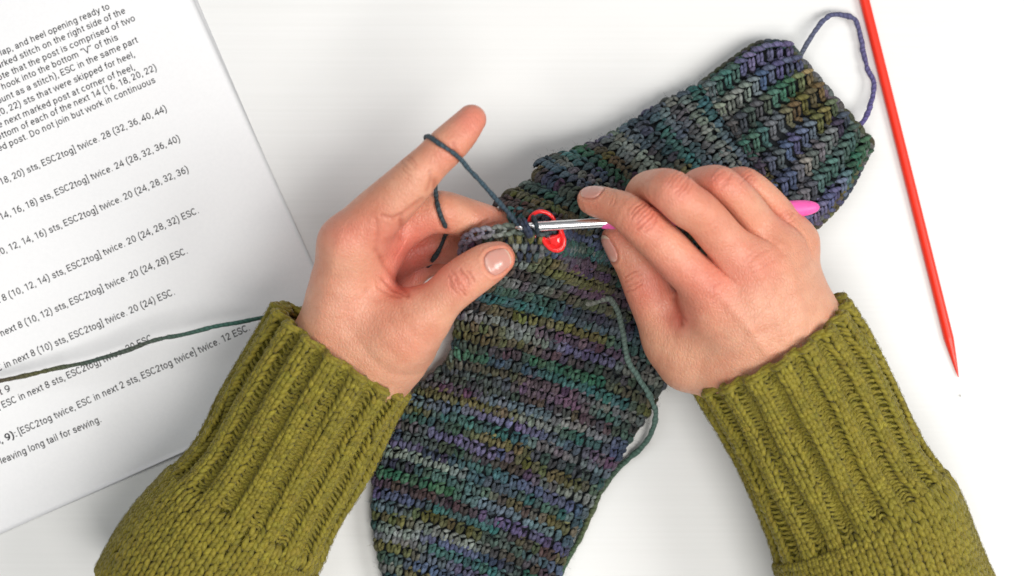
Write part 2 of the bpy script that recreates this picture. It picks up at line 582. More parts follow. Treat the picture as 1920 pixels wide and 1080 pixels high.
class Field:
    def __init__(s, lo, hi, h):
        s.lo = np.array(lo, float); s.h = h
        s.n = np.ceil((np.array(hi) - s.lo) / h).astype(int) + 1
        s.D = np.full(s.n, 25.0, np.float32)

    def chain(s, P, R, D=None, k=0.0, flat=None, pad=9.0):
        """min over tapered capsules along P (n,3) with radii R; flat=(normal, factor) squashes the section"""
        D = np.full(s.n, 25.0, np.float32) if D is None else D
        P = np.asarray(P, float); R = np.asarray(R, float)
        for a, b, ra, rb in zip(P[:-1], P[1:], R[:-1], R[1:]):
            m = max(ra, rb) + pad
            i0 = np.clip(np.floor((np.minimum(a, b) - m - s.lo) / s.h).astype(int), 0, s.n)
            i1 = np.clip(np.ceil((np.maximum(a, b) + m - s.lo) / s.h).astype(int) + 1, 0, s.n)
            if (i1 <= i0).any():
                continue
            g = [(s.lo[q] + s.h * np.arange(i0[q], i1[q])).astype(np.float32) for q in range(3)]
            X, Y, Z = g[0][:, None, None] - a[0], g[1][None, :, None] - a[1], g[2][None, None, :] - a[2]
            ba = b - a
            t = np.clip((X * ba[0] + Y * ba[1] + Z * ba[2]) / max(ba @ ba, 1e-9), 0, 1)
            dx, dy, dz = X - t * ba[0], Y - t * ba[1], Z - t * ba[2]
            q2 = dx * dx + dy * dy + dz * dz
            if flat is not None:
                nrm, f = flat
                dn = dx * nrm[0] + dy * nrm[1] + dz * nrm[2]
                q2 = q2 + (1 / f ** 2 - 1) * dn * dn
            d = np.sqrt(q2) - (ra + (rb - ra) * t)
            sl = tuple(slice(i0[q], i1[q]) for q in range(3))
            D[sl] = smin(D[sl], d, k) if k else np.minimum(D[sl], d)
        return D

    def sample(s, P, D=None):
        D = s.D if D is None else D
        f = (np.asarray(P) - s.lo) / s.h
        i = np.clip(np.floor(f).astype(int), 0, s.n - 2)
        u = np.clip(f - i, 0, 1)
        r = 0
        for a in (0, 1):
            for b in (0, 1):
                for c in (0, 1):
                    w = (u[:, 0] if a else 1 - u[:, 0]) * (u[:, 1] if b else 1 - u[:, 1]) * (u[:, 2] if c else 1 - u[:, 2])
                    r = r + w * D[i[:, 0] + a, i[:, 1] + b, i[:, 2] + c]
        return r

    def grad(s, P):
        e = s.h
        g = np.stack([s.sample(P + np.eye(3)[k] * e) - s.sample(P - np.eye(3)[k] * e) for k in range(3)], 1)
        return g / (np.linalg.norm(g, axis=1, keepdims=True) + 1e-9)


def smin(a, b, k):
    h = np.maximum(k - np.abs(a - b), 0) / k
    return np.minimum(a, b) - h * h * k * 0.25


def surface_nets(D, lo, h):
    inside = D < 0
    nx, ny, nz = D.shape
    cnt = np.zeros((nx - 1, ny - 1, nz - 1), np.int8)
    for a in (0, 1):
        for b in (0, 1):
            for c in (0, 1):
                cnt += inside[a:nx - 1 + a, b:ny - 1 + b, c:nz - 1 + c]
    cells = np.argwhere((cnt > 0) & (cnt < 8))
    idx = np.full(cnt.shape, -1, np.int64)
    idx[tuple(cells.T)] = np.arange(len(cells))
    acc = np.zeros((len(cells), 3)); num = np.zeros(len(cells))
    corners = [(a, b, c) for a in (0, 1) for b in (0, 1) for c in (0, 1)]
    for p in corners:
        for ax in range(3):
            if p[ax]:
                continue
            q = list(p); q[ax] = 1
            d0 = D[tuple((cells + p).T)]; d1 = D[tuple((cells + q).T)]
            m = (d0 < 0) != (d1 < 0)
            t = np.where(m, d0 / np.where(m, d0 - d1, 1), 0)
            pt = np.repeat(np.array(p, float)[None], len(cells), 0)
            pt[:, ax] = t
            acc += np.where(m[:, None], pt, 0); num += m
    V = lo + h * (cells + acc / num[:, None])
    Fs = []
    for ax in range(3):
        o1, o2 = [(1, 2), (2, 0), (0, 1)][ax]
        sl0 = [slice(None)] * 3; sl1 = [slice(None)] * 3
        sl0[ax] = slice(0, -1); sl1[ax] = slice(1, None)
        A, B = inside[tuple(sl0)], inside[tuple(sl1)]
        e = np.argwhere(A != B)
        e = e[(e[:, o1] > 0) & (e[:, o2] > 0) & (e[:, o1] < D.shape[o1] - 1) & (e[:, o2] < D.shape[o2] - 1)]
        d1 = np.zeros(3, int); d1[o1] = 1
        d2 = np.zeros(3, int); d2[o2] = 1
        q = np.stack([idx[tuple((e - d1 - d2).T)], idx[tuple((e - d2).T)], idx[tuple(e.T)], idx[tuple((e - d1).T)]], 1)
        fl = ~A[tuple(e.T)]
        q[fl] = q[fl][:, ::-1]
        Fs.append(q)
    F = np.vstack(Fs)
    return V, F[(F >= 0).all(1)]


def finger_path(ctrl, n=34):
    """ctrl rows: px, py, z, r_px -> resampled points mm, radii mm"""
    c = np.asarray(ctrl, float)
    P = Wa(c[:, :3]); R = Rp(c[:, 3], c[:, 2])
    Q = catmull(np.column_stack([P, R]), n)
    return Q[:, :3], Q[:, 3]


def seg_dist(x, y, pts):
    pts = np.asarray(pts, float)
    best = np.full(len(x), 1e9)
    for a, b in zip(pts[:-1], pts[1:]):
        ba = b - a
        t = np.clip(((x - a[0]) * ba[0] + (y - a[1]) * ba[1]) / (ba @ ba), 0, 1)
        best = np.minimum(best, np.hypot(x - a[0] - t * ba[0], y - a[1] - t * ba[1]))
    return best


SKIN = srgb(216, 160, 131)
SKIN_RED = srgb(216, 124, 108)
SKIN_PALE = srgb(226, 184, 162)


def knuckle(cx, cy, dx, dy, half, n=5, gap=6.0, depth=0.24, zr=(50, 120), seed=1, bow=0.28):
    """wrinkles across a finger joint: short bowed lines, nested about the joint"""
    r = np.random.default_rng(seed)
    L = math.hypot(dx, dy); dx, dy = dx / L, dy / L
    out = []
    for k in range(n):
        s = (k - (n - 1) / 2)
        o = s * gap + r.normal(0, gap * 0.15)
        hw = half * (1 - 0.10 * abs(s)) * r.uniform(0.7, 1.0)
        sh = r.normal(0, half * 0.18)
        pts = []
        for q in np.linspace(-1, 1, 7):
            al = o + bow * np.sign(s) * gap * (1 - q * q) * 0.9 + r.normal(0, gap * 0.10)
            ac = q * hw + sh
            pts.append((cx + dx * al - dy * ac, cy + dy * al + dx * ac))
        out.append((pts, 1.15 * depth * r.uniform(0.45, 1.2), r.uniform(1.6, 2.3), *zr))
    return out


def build_hand(cfg, parent):
    pal = [finger_path(c, n) for c, n in cfg['palm']]
    fin = [finger_path(c) for c in cfg['fingers']]
    allP = np.vstack([p for p, r in pal + fin])
    allR = np.concatenate([r for p, r in pal + fin])
    lo = (allP - allR[:, None]).min(0) - 6
    hi = (allP + allR[:, None]).max(0) + 6
    f = Field(lo, hi, cfg.get('h', 0.46))
    D = None
    for i, (P, R) in enumerate(pal):
        d = f.chain(P, R, pad=14)
        D = d if D is None else smin(D, d, cfg.get('kpalm', 9.0))
    DF = None
    for i, (P, R) in enumerate(fin):
        d = f.chain(P, R, flat=cfg['flat'][i])
        if DF is None:
            DF = d
        else:
            near = cfg.get('gdepth', 1.6) * np.exp(-((DF - d) / 1.1) ** 2)      # crease where two fingers press together
            DF = smin(DF, d, 0.6) + np.where(np.minimum(DF, d) < 8, near, 0)
    D = smin(D, DF, cfg.get('kjoin', 5.0))
    f.D = D
    V, F = surface_nets(D, f.lo, f.h)
    N = f.grad(V)
    x, y = px_of(V)
    up = np.clip(N[:, 2] * 1.6 + 0.35, 0, 1)
    disp = np.zeros(len(V))
    crease = np.zeros(len(V))
    for pts, depth, width, *zr in cfg['creases']:
        d = seg_dist(x, y, pts)
        g = np.exp(-(d / width) ** 2) * up
        if zr:
            g = g * ((V[:, 2] > zr[0]) & (V[:, 2] < zr[1]))
        disp -= depth * g
        disp += 0.22 * depth * np.exp(-((d - width * 2.1) / width) ** 2) * up * (1 if not zr else ((V[:, 2] > zr[0]) & (V[:, 2] < zr[1])))
        crease = np.maximum(crease, g * min(1.0, depth / 0.42))
    for (cx, cy), rad, amp, *zr in cfg['bumps']:
        g = np.exp(-((x - cx) ** 2 + (y - cy) ** 2) / rad ** 2) * up
        if zr:
            g = g * ((V[:, 2] > zr[0]) & (V[:, 2] < zr[1]))
        disp += amp * g
    for pts, amp, width in cfg.get('ridges', []):
        disp += amp * np.exp(-(seg_dist(x, y, pts) / width) ** 2) * up
    V = V + N * disp[:, None]
    red = np.zeros(len(V))
    for (cx, cy), rad, amp in cfg['red']:
        red += amp * np.exp(-((x - cx) ** 2 + (y - cy) ** 2) / rad ** 2)
    pale = np.zeros(len(V))
    for (cx, cy), rad, amp in cfg.get('pale', []):
        pale += amp * np.exp(-((x - cx) ** 2 + (y - cy) ** 2) / rad ** 2)
    red = np.clip(red, 0, 1)[:, None]; pale = np.clip(pale, 0, 1)[:, None]
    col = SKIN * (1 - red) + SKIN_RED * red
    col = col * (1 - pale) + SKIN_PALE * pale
    col = col * (1 - 0.38 * np.clip(crease, 0, 1)[:, None] * np.array([0.6, 1.0, 1.1]))  # wrinkle shade and redness painted into the skin colour
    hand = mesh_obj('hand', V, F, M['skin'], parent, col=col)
    hand['label'] = cfg['label']
    for nl in cfg['nails']:
        bd = nail(f, hand, **nl)
        sel = np.where(np.linalg.norm(V - bd.mean(0), axis=1) < 14)[0]
        dist = np.sqrt(((V[sel][:, None, :] - bd[None]) ** 2).sum(-1).min(1))
        g = np.exp(-(dist / 0.55) ** 2)
        V[sel] -= N[sel] * (0.38 * g)[:, None]
        V[sel] += N[sel] * (0.22 * np.exp(-((dist - 1.5) / 0.6) ** 2))[:, None]
        col[sel] *= 1 - 0.3 * g[:, None] * np.array([0.5, 1.0, 1.0])  # fold round the nail: shade and redness put into the colour
    hand.data.vertices.foreach_set('co', (V * MM).astype(np.float32).ravel())
    c4 = np.ones((len(V), 4), np.float32); c4[:, :3] = col
    hand.data.attributes['Col'].data.foreach_set('color', c4.ravel())
    hand.data.update()
    return f, hand


def nail(f, hand, c, d, n, L, Wd, free=0.16, lift=0.25):
    """c = point (px,py,z) near the nail centre, d = towards the fingertip (px space + z), n = outward"""
    C = W(*c)
    d = np.array([d[0], -d[1], d[2]], float); d /= np.linalg.norm(d)
    n = np.array([n[0], -n[1], n[2]], float); n -= d * (n @ d); n /= np.linalg.norm(n)
    s = np.cross(d, n)
    nu, nv = 25, 25
    uu, vv = np.meshgrid(np.linspace(-1, 1, nu), np.linspace(-1, 1, nv), indexing='ij')
    # squircle footprint: rounded cuticle (v=-1), rounded free edge
    wv = np.where(vv < 0, np.sqrt(np.clip(1 - np.abs(vv) ** 2.6 * 0.72, 0, 1)), np.sqrt(np.clip(1 - np.abs(vv) ** 3.2 * 0.55, 0, 1)))
    # wrap across: sideways offset follows the curvature of the finger
    X = uu * wv * Wd / 2
    Yv = vv * L / 2 * (1 - 0.12 * uu ** 2)
    P = C + X[..., None] * s + Yv[..., None] * d + n * 2.0
    P = P.reshape(-1, 3)
    for _ in range(25):
        P = P - f.grad(P) * np.clip(f.sample(P), -1.0, 1.0)[:, None]
    e = np.maximum(np.abs(uu), np.abs(vv) * 0.999).ravel()
    hgt = lift * (1 - np.clip((e - 0.80) / 0.2, 0, 1) ** 2 * 1.3)
    tip = (vv.ravel() > 0.6)
    hgt = np.where(tip, np.maximum(hgt, lift * 0.9), hgt)
    g = f.grad(P)
    P = P + g * hgt[:, None]
    v = vv.ravel()
    pink = srgb(208, 152, 138); lun = srgb(216, 170, 156); fre = srgb(224, 200, 178)
    k = np.clip((v - (1 - 2 * free)) / 0.08, 0, 1)[:, None]
    m = np.clip((-0.55 - v - 0.6 * uu.ravel() ** 2) / 0.3, 0, 1)[:, None]
    col = pink * (1 - m) + lun * m
    col = col * (1 - k) + fre * k
    Q = P - g * 0.6
    a = np.arange(nu * nv).reshape(nu, nv)
    q = np.stack([a[:-1, :-1], a[1:, :-1], a[1:, 1:], a[:-1, 1:]], -1).reshape(-1, 4)
    b = np.concatenate([a[0, :], a[1:, -1], a[-1, -2::-1], a[-2:0:-1, 0]])
    nn = nu * nv
    side = np.stack([b, np.roll(b, -1), np.roll(b, -1) + nn, b + nn], -1)
    if np.cross(P[a[1, 0]] - P[a[0, 0]], P[a[0, 1]] - P[a[0, 0]]) @ n < 0:
        q = q[:, ::-1]
    mesh_obj('fingernail', np.vstack([P, Q]), [np.vstack([q, q[:, ::-1] + nn, side])], M['nail'], hand, col=np.vstack([col, col]))
    return P[b]



# ------------------------------------------------------------------ the person: two hands, two sleeves
person = empty('person', W(960, 1000, 0))
tag(person, 'person in an olive knitted jumper working the crochet sock with both hands', 'person')

LEFT = dict(
    label='bare hand holding the sock edge between thumb and middle finger',
    palm=[
        ([(456, 890, 40, 84), (545, 770, 43, 86), (622, 676, 47, 86)], 8), ([(490, 915, 40, 80), (575, 800, 43, 80), (656, 710, 47, 80)], 8),              # forearm and wrist
        ([(635, 690, 49, 80), (636, 585, 62, 70), (656, 462, 74, 55)], 8),                # first metacarpal row
        ([(640, 690, 44, 86), (652, 590, 48, 74), (674, 480, 56, 55)], 8),
        ([(660, 695, 38, 80), (675, 600, 36, 66), (694, 510, 40, 50)], 8),
        ([(665, 700, 36, 72), (690, 610, 26, 58), (712, 540, 27, 46)], 8),
        ([(672, 690, 50, 78), (722, 644, 62, 72), (785, 598, 70, 50)], 8),                 # thenar
        ([(680, 470, 66, 50), (718, 446, 69, 36)], 4), ([(688, 490, 62, 46), (722, 482, 61, 27)], 4), ([(715, 570, 36, 44), (756, 522, 36, 32)], 4),
        ([(690, 570, 62, 44), (730, 590, 66, 42), (768, 590, 68, 38)], 6),                 # web
        ([(682, 705, 46, 64), (735, 655, 53, 74), (765, 622, 58, 62)], 6),
    ],
    fingers=[
        [(652, 458, 75, 53), (700, 410, 80, 51), (742, 370, 85, 47), (776, 336, 88, 42), (806, 305, 89, 37.5), (836, 276, 90, 37), (862, 250, 89, 34), (884, 224, 87, 28)],
        [(676, 474, 56, 48), (730, 440, 60, 44), (790, 403, 64, 42), (828, 398, 64, 40), (870, 407, 60, 37), (910, 417, 57, 34), (945, 427, 55, 29), (960, 431, 54, 24)],
        [(705, 505, 44, 44), (755, 480, 47, 37), (806, 461, 48, 35), (846, 461, 47, 34), (885, 466, 45, 31), (925, 474, 44, 26)],
        [(715, 540, 30, 40), (745, 522, 32, 33), (776, 502, 33, 30), (815, 488, 34, 28), (850, 486, 36, 25)],
        [(755, 625, 68, 58), (800, 590, 71, 47), (834, 555, 75, 42), (862, 530, 77, 43), (890, 510, 78, 42), (915, 494, 78, 39), (934, 484, 77, 32)],
    ],
    flat=[None, None, None, None, (np.array([0.15, 0.25, 0.95]), 0.82)],
    creases=[
        ([(716, 404), (735, 409), (752, 402), (790, 374)], 0.3, 4, 62, 120),
        ([(800, 357), (808, 338), (806, 322)], 0.30, 4, 70, 120),       # finger joint fold, palm side
        ([(857, 288), (850, 268)], 0.25, 4, 70, 120),
        ([(750, 406), (754, 428), (752, 446)], 0.35, 5),
        ([(706, 412), (708, 440), (703, 470)], 0.18, 5),
        ([(706, 470), (722, 500), (748, 530), (765, 553)], 0.3, 5),
        ([(716, 522), (738, 545), (762, 555)], 0.28, 3, 55, 120),
        ([(708, 538), (730, 553), (750, 557)], 0.2, 3, 55, 120),
        ([(866, 300), (850, 287), (836, 277), (811, 260), (800, 252)], 0.55, 6, 80, 120),
        ([(815, 340), (818, 368), (821, 388), (827, 406), (836, 430)], 0.5, 6),
        ([(895, 427), (903, 418), (915, 412)], 0.3, 3.5),
        ([(904, 425), (925, 420), (945, 418)], 0.2, 3),
    ] + knuckle(864, 528, 0.78, -0.5, 24, 7, 6.5, 0.34, (60, 120), 3) + knuckle(768, 312, 0.7, -0.7, 14, 4, 7, 0.2, (60, 120), 4) + [
    ],
    bumps=[((640, 440), 40, 0.9), ((735, 455), 30, 0.6, 45, 70), ((862, 530), 24, 0.5, 60, 120), ((775, 312), 22, 0.6, 70, 120),
           ((600, 560), 50, -0.5), ((850, 380), 30, 0.4), ((812, 600), 30, 0.4)],
    ridges=[([(600, 600), (618, 520), (640, 445)], 0.35, 14), ([(655, 650), (740, 625), (800, 590)], 0.45, 18)],
    red=[((885, 225), 45, 0.75), ((830, 300), 40, 0.35), ((735, 455), 42, 0.35), ((745, 540), 26, 0.35), ((700, 420), 50, 0.35), ((640, 440), 40, 0.45), ((680, 560), 90, 0.2),
         ((800, 420), 50, 0.4), ((930, 415), 45, 0.55), ((945, 490), 40, 0.5), ((862, 530), 32, 0.55), ((800, 480), 60, 0.6), ((760, 510), 45, 0.6), ((790, 640), 40, 0.25)],
    pale=[((640, 560), 70, 0.25), ((760, 350), 40, 0.2)],
    nails=[dict(c=(938, 486, 83), d=(0.86, -0.36, -0.18), n=(0.10, 0.12, 1.0), L=12.2, Wd=12.4, free=0.09),
           dict(c=(861, 212, 82), d=(0.66, -0.72, -0.05), n=(-0.30, -0.32, -1.0), L=10.5, Wd=8.5, free=0.14)],
)

RIGHT = dict(
    label='bare hand closed round the pink handle of the crochet hook',
    palm=[
        ([(1600, 980, 44, 84), (1500, 820, 46, 88), (1400, 690, 51, 86)], 8), ([(1680, 930, 44, 84), (1590, 770, 46, 88), (1500, 640, 51, 82)], 8),
        ([(1430, 670, 53, 90), (1372, 592, 64, 82), (1335, 545, 70, 55)], 8),
        ([(1458, 660, 53, 90), (1425, 562, 66, 80), (1405, 495, 71, 55)], 8),
        ([(1490, 640, 52, 80), (1464, 545, 61, 68), (1452, 468, 65, 52)], 8),
        ([(1510, 620, 50, 66), (1490, 540, 53, 54), (1485, 458, 55, 44)], 8),
        ([(1400, 680, 50, 84), (1322, 664, 52, 68), (1262, 640, 50, 50)], 8),
        ([(1400, 640, 44, 84), (1430, 560, 44, 70)], 5),
        ([(1318, 570, 62, 42), (1300, 610, 58, 42), (1285, 640, 54, 44)], 5),
    ],
    fingers=[
        [(1345, 558, 70, 50), (1310, 522, 75, 45), (1272, 488, 79, 43), (1228, 444, 83, 41), (1194, 411, 84, 40), (1165, 393, 81, 35), (1138, 383, 77, 31), (1113, 377, 73, 28), (1104, 374, 71, 22)],
        [(1410, 505, 70, 52), (1360, 455, 78, 45), (1322, 408, 85, 42), (1286, 383, 89, 43), (1256, 358, 90, 41), (1229, 354, 80, 37), (1209, 362, 68, 36), (1203, 388, 56, 34), (1222, 410, 46, 30)],
        [(1455, 470, 64, 46), (1417, 414, 72, 36), (1390, 378, 79, 34), (1362, 352, 82, 34), (1342, 342, 80, 33), (1312, 348, 70, 33), (1295, 365, 60, 32), (1290, 390, 50, 30)],
        [(1489, 455, 55, 44), (1460, 402, 62, 32), (1432, 370, 67, 30), (1408, 350, 69, 30), (1390, 341, 67, 29), (1365, 350, 60, 29), (1352, 368, 53, 28), (1355, 392, 46, 26)],
        [(1290, 672, 50, 62), (1254, 625, 51, 52), (1232, 580, 53, 48), (1212, 535, 56, 46), (1194, 497, 58, 42), (1174, 468, 59, 37), (1155, 446, 59, 29)],
    ],
    flat=[None, None, None, None, (np.array([-0.75, 0.35, 0.55]), 0.86)],
    creases=[
        ([(1264, 560), (1273, 585), (1276, 606)], 0.6, 6),
        ([(1276, 592), (1288, 600)], 0.25, 3),
    ] + knuckle(1208, 408, 0.66, 0.72, 23, 7, 7, 0.30, (60, 120), 5) + knuckle(1148, 372, 0.9, 0.3, 13, 3, 6, 0.16, (60, 120), 6)
    + knuckle(1275, 346, 0.72, 0.6, 22, 6, 7, 0.24, (60, 120), 7) + knuckle(1350, 336, 0.66, 0.7, 17, 5, 6.5, 0.18, (50, 120), 8)
    + knuckle(1402, 336, 0.66, 0.7, 14, 4, 6, 0.16, (40, 120), 9) + knuckle(1186, 528, 0.4, 0.9, 20, 4, 8, 0.26, (30, 75), 10)
    + knuckle(1478, 406, 0.5, 0.8, 14, 4, 6, 0.2, (40, 120), 11) + knuckle(1420, 488, 0.5, 0.8, 26, 4, 9, 0.10, (40, 120), 12) + knuckle(1340, 545, 0.6, 0.75, 24, 4, 9, 0.08, (40, 120), 13),
    bumps=[((1335, 545), 42, 1.2), ((1415, 495), 44, 1.5), ((1462, 462), 32, 0.8), ((1375, 560), 34, -0.5), ((1440, 530), 26, -0.5),
           ((1208, 410), 26, 0.7, 60, 120), ((1275, 350), 26, 0.6, 60, 120), ((1345, 338), 22, 0.5, 60, 120), ((1310, 615), 30, 0.6)],
    ridges=[([(1415, 495), (1450, 560), (1475, 640)], 0.55, 11), ([(1345, 545), (1400, 610), (1445, 670)], 0.5, 11), ([(1462, 462), (1490, 530), (1505, 600)], 0.45, 10),
            ([(1395, 660), (1420, 600), (1460, 560)], 0.2, 6)],
    red=[((1335, 540), 62, 0.5), ((1415, 490), 58, 0.42), ((1208, 410), 44, 0.6), ((1270, 350), 46, 0.55), ((1300, 470), 70, 0.25), ((1370, 400), 60, 0.2), ((1180, 560), 60, 0.3), ((1345, 335), 34, 0.6), ((1400, 335), 30, 0.5),
         ((1110, 375), 40, 0.35), ((1225, 530), 50, 0.55), ((1150, 455), 34, 0.4), ((1275, 600), 30, 0.7), ((1470, 405), 30, 0.4)],
    pale=[((1390, 640), 60, 0.2), ((1480, 590), 50, 0.2)],
    nails=[dict(c=(1106, 362, 76), d=(-0.85, -0.05, -0.25), n=(-0.15, -0.80, 0.62), L=11.0, Wd=9.2, free=0.08),
           dict(c=(1142, 458, 62), d=(-0.55, -0.82, 0.05), n=(-0.86, 0.42, 0.12), L=13.0, Wd=10.6, free=0.2)],
)
fieldL, handL = build_hand(LEFT, person)
fieldR, handR = build_hand(RIGHT, person)

# ------------------------------------------------------------------ knitted sleeves


def frames(C):
    T = np.gradient(C, axis=0)
    T /= np.linalg.norm(T, axis=1, keepdims=True)
    up = np.array([0, 0, 1.0])
    S = np.cross(T, up)
    S /= np.linalg.norm(S, axis=1, keepdims=True)
    U = np.cross(S, T)
    return T, S, U


class Tube:
    """sleeve axis from the cuff mouth (t=0) to the elbow; th=0 right of travel, th=pi/2 up"""

    def __init__(s, ctrl, tilt, rib_end, nrib, flatz=0.92, seed=1):
        c = np.asarray(ctrl, float)
        P = Wa(c[:, :3]); R = Rp(c[:, 3], c[:, 2])
        Q = catmull(np.column_stack([P, R]), 240)
        s.C, s.R = Q[:, :3], Q[:, 3]
        s.T, s.S, s.U = frames(s.C)
        s.acc = np.r_[0, np.cumsum(np.linalg.norm(np.diff(s.C, axis=0), axis=1))]
        s.L = s.acc[-1]
        s.tilt = tilt; s.rib_end = rib_end; s.nrib = nrib; s.flatz = flatz; s.seed = seed
        s.ph = seed * 1.7

    def ev(s, t, th, off=0.0, ribbed=True):
        """t mm along, th angle, off mm outward -> points, normals"""
        t = np.asarray(t, float); th = np.asarray(th, float)
        tt = t + s.tilt(th) * np.exp(-np.maximum(t, 0) / 45.0)
        i = np.interp(np.clip(tt, 0, s.L), s.acc, np.arange(len(s.acc)))
        g = lambda A: np.stack([np.interp(i, np.arange(len(A)), A[:, k]) for k in range(A.shape[1])], -1)
        C, S, U, T = g(s.C), g(s.S), g(s.U), g(s.T)
        R = np.interp(i, np.arange(len(s.R)), s.R)
        C = C + T * (np.minimum(tt, 0))[..., None]
        ct, st = np.cos(th), np.sin(th)
        w = 0.55 * np.sin(3 * th + tt * 0.05 + s.ph) + 0.45 * np.sin(tt * 0.11 + 2 * th + s.ph * 2)
        r = R + off + w
        k = 1 / (1 + np.exp(-(s.rib_end - tt) / 2.0))         # 1 in the ribbing
        rib = s.ribwave(th + 0.010 * np.sin(tt * 0.12 + s.ph))
        r = r + 1.3 * (1 - k) * np.exp(-np.maximum(tt - s.rib_end, 0) / 14.0) + k * (2.1 * rib - 1.0) * (1.0 if ribbed else 0.0)
        n = S * ct[..., None] + U * (st / s.flatz)[..., None]
        n = n / np.linalg.norm(n, axis=-1, keepdims=True)
        p = C + (S * ct[..., None] + U * (st * s.flatz)[..., None]) * r[..., None]
        return p, n

    def ribwave(s, th):
        """+1 on the knit ribs, -1 in the purl channels"""
        return np.tanh(2.4 * np.cos(th * s.nrib))


WOOL = srgb(129, 118, 35)


def wool_col(n, seed, spread=0.10):
    r = np.random.default_rng(seed)
    k = 1 + r.normal(0, spread, (n, 1))
    h = r.normal(0, 0.018, (n, 3)) * [1, 0.7, 1.5]
    return np.clip(WOOL * (k + h), 0.004, 1)


def knit_v(tube, tc, thc, w, h, off, rad, seed):
    """V stitches: two leaning strands each. tc/thc arrays (stitch base), w angular half width, h length mm"""
    n = len(tc)
    r = np.random.default_rng(seed)
    K = 6
    u = np.linspace(0, 1, K)
    parts = []
    for sgn in (-1, 1):
        jt = r.normal(0, 0.14, n)[:, None] * h
        jw = r.normal(0, 0.08, n)[:, None]
        t = tc[:, None] + jt + h * (1.42 * u[None, :] - 0.2)
        th = thc[:, None] + sgn * w * (0.86 - 0.62 * u[None, :] + jw)
        arch = np.sin(np.pi * np.clip(u, 0.0, 1.0)) ** 0.7
        P, N = tube.ev(t, th, off + rad * (1.05 * arch[None, :] - 0.75))
        prof = np.array([0.62, 0.95, 1.08, 1.08, 0.92, 0.6])
        R = rad * prof[None, :] * (1 + r.normal(0, 0.07, (n, 1)))
        parts.append(strands(P, R, N, 7, wool_col(n, seed + 5 + sgn)))
    return merge(parts)


def purl_arc(tube, tc, thc, w, h, off, rad, seed, sgn=1):
    n = len(tc)
    r = np.random.default_rng(seed)
    K = 6
    u = np.linspace(-1, 1, K)
    alt = sgn
    t = tc[:, None] + r.normal(0, 0.1, n)[:, None] * h + alt * h * 0.55 * (u[None, :] ** 2 - 0.4)
    th = thc[:, None] + w * (1.12 * u[None, :] + 0.22 * np.where(np.arange(n) % 2 == 0, 1, -1)[:, None])
    arch = 1 - np.abs(u) ** 2.0
    P, N = tube.ev(t, th, off + rad * (1.2 * arch[None, :] - 0.6))
    R = rad * np.array([0.6, 0.9, 1.0, 1.0, 0.9, 0.6])[None, :] * (1 + r.normal(0, 0.07, (n, 1)))
    return strands(P, R, N, 7, wool_col(n, seed + 9) * 0.93)


